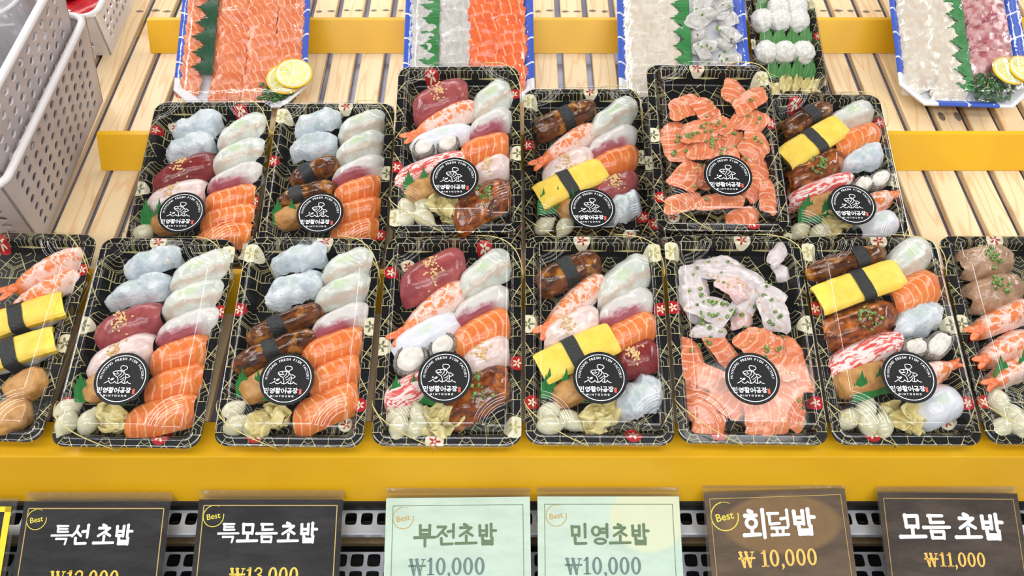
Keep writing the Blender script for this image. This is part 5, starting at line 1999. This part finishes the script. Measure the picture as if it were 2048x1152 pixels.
# clear tubs in the upper basket
for i, (u, v_, e, r, h, lab) in enumerate(((-.622, .478, .0760, .042, .063, 'round clear tub under the rear tub in the upper pierced basket'), (-.622, .478, .1395, .045, .064, 'wide round clear tub on top of the rear stack in the upper pierced basket'),
                                           (-.628, .384, .0760, .040, .063, 'round clear tub under the front tub in the upper pierced basket'), (-.622, .394, .1395, .041, .060, 'round clear tub on top of the front stack in the upper pierced basket'))):
    b = MB()
    b.lathe([(.001, 0), (r * .82, 0), (r * .84, .002), (r * .97, h - .006), (r, h - .005), (r * 1.06, h - .004), (r * 1.07, h), (r * 1.0, h + .001), (r * .95, h - .004), (r * .82, .003), (.001, .0025)], 40)
    for q in range(14):
        a = 2 * math.pi * q / 14
        b.tube([(r * .86 * math.cos(a), r * .86 * math.sin(a), .004), (r * .97 * math.cos(a), r * .97 * math.sin(a), h - .008)], .0009, 5)
    o = put('clear_tub', b.mesh('clear_tub', M['tub']))
    o.matrix_world = BOARD @ Matrix.Translation((u, v_, e))
    tag(o, lab, 'tub', 'clear plastic tubs')
    b = MB()
    b.tube([(r * 1.05 * math.cos(2 * math.pi * q / 40), r * 1.05 * math.sin(2 * math.pi * q / 40), h - .0005) for q in range(40)], .0022, 8, 0, True)
    put('tub_rim', b.mesh('tub_rim', M['tub_rim']), o)
# small white basket of red sachets behind
SM = BOARD @ Matrix.Translation((-.597 - .085, .632 + .11, 0)) @ Matrix.Rotation(1.0 * D2R, 4, 'Z')
crate('sachet_basket', 'small white plastic basket with square holes full of red sachets', 'basket', SM, .170, .220, .072, .008, (.0155, .0150), (.0046, .0046), False, 'basket', .0042)
for i in range(5):
    b = MB()
    nu, nv = 14, 8
    vv = []
    for sd in (1, -1):
        for a in range(nu + 1):
            for c in range(nv + 1):
                uu, tt = a / nu * 2 - 1, c / nv * 2 - 1
                th = .009 * math.sqrt(max(0, (1 - abs(uu) ** 3) * (1 - abs(tt) ** 3)))
                vv.append((uu * .055, tt * .032, sd * th + .002 * noise.noise((uu * 3, tt * 3, i + sd))))
    m = nv + 1
    n1 = (nu + 1) * m
    ff = []
    for a in range(nu):
        for c in range(nv):
            q = a * m + c
            ff += [(q, q + m, q + m + 1, q + 1), (n1 + q, n1 + q + 1, n1 + q + m + 1, n1 + q + m)]
    b.add(vv, ff)
    sx, sy = (-.02, .035, .015, -.03, .03)[i], (-.045, -.060, .00, .03, .06)[i]
    PM = SM @ Matrix.Translation((sx, sy, .030 + .008 * i)) @ Matrix.Rotation((.5, .9, .3, -.4, .6)[i], 4, 'Z') @ Matrix.Rotation((.2, -.2, .1, .2, -.1)[i], 4, 'X')
    rt = thing('red_sachet', f'glossy red sachet, {ORD[i]} from the front in the small white basket' if i else 'glossy red sachet with white barcode label at front of small white basket', 'sachet', PM, 'red sachets')
    put('pouch', b.mesh('pouch', M['redpack']), rt)
    if i == 1:
        b = MB()
        b.box(-.030, .004, -.009, .009, .0098, .0102, 0)
        q = -.027
        while q < .0:
            wd = rng.choice((.0005, .0009, .0014))
            b.box(q, q + wd, -.007, .004, .0102, .0104, 1)
            q += wd + rng.choice((.0006, .0011))
        o = put('barcode_label', b.mesh('barcode_label', [M['paper'], M['ink']], False), rt, Matrix.Translation((-.012, .0, 0)))
        o['label'] = 'white barcode label'

# ------------------------------------------------------------ price signs
SIGN0 = BOARD @ Matrix.Translation((0, -.0286, -.0382)) @ Matrix.Rotation(math.atan2(.34857, .93728), 4, 'X')
MMPX = .000522
SIGNS = [
    dict(x=-.5907, w=.154, top=-.006, card='card_black', line=None, edge=True, label='price sign cut off by left edge, black with yellow border'),
    dict(x=-.4300, w=.152, top=.000, card='card_black', ct=-.0100, cr=0, line=('gold_line', .0005, .0055), title=[('특', -78), ('선', -42), ('초', 5), ('밥', 43)], ts=36, ty=1090, tw=.0031, tcol='white_print', price='₩12,000', px=-72, py=1172, ph=31, pcol='price_yellow', best=(-115, 1040, 20, 'yellow_print'), label='black price sign reading 특선 초밥, first full sign from left'),
    dict(x=-.2500, w=.150, top=.0022, card='card_black', ct=-.0070, cr=0, line=('gold_line', .0005, .0055), title=[('특', -96), ('모', -58), ('듬', -21), ('초', 22), ('밥', 61)], ts=36, ty=1086, tw=.0031, tcol='white_print', price='₩13,000', px=-69, py=1166, ph=31, pcol='price_yellow', best=(-111, 1033, 21, 'yellow_print'), label='black price sign reading 특모듬 초밥'),
    dict(x=-.0560, w=.150, top=.0045, card='card_mint', ct=-.0050, cr=.6, line=('green_print', .0003, .0075), title=[('부', -83), ('전', -42), ('초', -2), ('밥', 39)], ts=38, ty=1091, tw=.0031, tcol='green_print', price='₩10,000', px=-95, py=1150, ph=34, pcol='teal_print', best=(-108, 1036, 21, 'tan_print'), label='mint green price sign reading 부전초밥'),
    dict(x=.0999, w=.148, top=.0052, card='card_mint_blot', ct=-.0040, cr=0, line=('green_print', .0003, .0075), title=[('민', -77), ('영', -37), ('초', 3), ('밥', 42)], ts=37, ty=1090, tw=.0031, tcol='green_print', price='₩10,000', px=-88, py=1149, ph=34, pcol='teal_print', best=(-104, 1032, 21, 'tan_print'), label='mint green price sign with cream patch reading 민영초밥'),
    dict(x=.2729, w=.148, top=.0070, card='card_brown', ct=.0015, cr=1.9, line=('tan_print', .0003, .0055), title=[('회', -68), ('덮', -22), ('밥', 28)], ts=47, ty=1072, tw=.0042, tcol='white_print', price='₩ 10,000', px=-85, py=1133, ph=33, pcol='amber_print', best=(-104, 1030, 28, 'yellow_print'), label='brown price sign reading 회덮밥'),
    dict(x=.4527, w=.146, top=.0058, card='card_dark', ct=-.0005, cr=-.4, line=('tan_print', .0003, .0055), title=[('모', -101), ('듬', -53), ('초', 8), ('밥', 56)], ts=46, ty=1079, tw=.0041, tcol='white_print', price='₩11,000', px=-62, py=1134, ph=28, pcol='amber_print', label='dark brown price sign reading 모듬 초밥, rightmost'),
]
YB = -.2117
for s in SIGNS:
    root = thing('price_sign', s['label'], 'price sign', SIGN0 @ Matrix.Translation((s['x'], 0, 0)), 'price signs along the front')
    hw_, top = s['w'] / 2, s['top']
    b = MB()
    t_ = .0016
    b.box(-hw_, hw_, YB, top, -.0038, -.0022)
    # folded over at the top, back leg down to the steel shelf
    n_ = Vector((0, -.0143, -.0342))
    pr = [(top, -.0022), (top + .0006, -.0030), (top, -.0038), (top - .0006, -.0042), (top + n_.y - .0006 + .0012 - top * .42, n_.z - top * .30), (top + n_.y + .0012 - top * .42, n_.z + .0010 - top * .30)]
    b.prism(pr, -hw_, hw_)
    put('acrylic_holder', b.mesh('acrylic_holder', M['acrylic'], False), root)
    if s.get('edge'):
        b = MB()
        b.box(-hw_ + .001, hw_ - .004, YB + .001, -.0140, -.0021, -.0014, 0)
        b.box(hw_ - .0105, hw_ - .004, YB + .001, -.0140, -.0014, -.0012, 1)
        b.box(-hw_ + .001, hw_ - .004, -.0195, -.0140, -.0014, -.0012, 1)
        put('price_card', b.mesh('price_card', [M['card_black'], M['card_yellow']], False), root)
        continue
    rot = Matrix.Translation((0, s['ct'], 0)) @ Matrix.Rotation(s['cr'] * D2R, 4, 'Z')
    b = MB()
    b.box(-hw_ + .0005, hw_ - .0005, YB - s['ct'] + .004, 0, -.0021, -.0014)
    card = put('price_card', b.mesh('price_card', M[s['card']], False), root, rot)
    Z0 = -.0012
    b = MB()
    nm, th, ins = s['line']
    a, c = -hw_ + ins, hw_ - ins
    yt, yl = -ins, YB - s['ct'] + .012
    for x0, x1, y0, y1 in ((a, c, yt - th * 2, yt), (a, a + th * 2, yl, yt), (c - th * 2, c, yl, yt), (a, c, yl, yl + th * 2)):
        b.add([(x0, y0, Z0), (x1, y0, Z0), (x1, y1, Z0), (x0, y1, Z0)], [(0, 1, 2, 3)])
    put('border_line', b.mesh('border_line', M[nm], False), card)
    ly = lambda py: -(py - 985) * .00049 - s['ct']
    b = MB()
    for ch, x in s['title']:
        hangul(b, ch, x * MMPX, ly(s['ty']), s['ts'] * MMPX * .98, s['tw'] * {'특': .70, '덮': .74, '듬': .84, '초': .9, '전': .92, '선': .92}.get(ch, .95), Z0)
    put('title_lettering', b.mesh('title_lettering', M[s['tcol']], False), card)
    b = MB()
    digits(b, s['price'], s['px'] * MMPX, ly(s['py']), s['ph'] * .00049, Z0)
    put('price_lettering', b.mesh('price_lettering', M[s['pcol']], False), card)
    if 'best' in s:
        x, y, r, col = s['best']
        b = MB()
        best_mark(b, x * MMPX, ly(y), r * MMPX, 0, Z0)
        put('best_mark', b.mesh('best_mark', M[col], False), card)
bpy.context.view_layer.update()
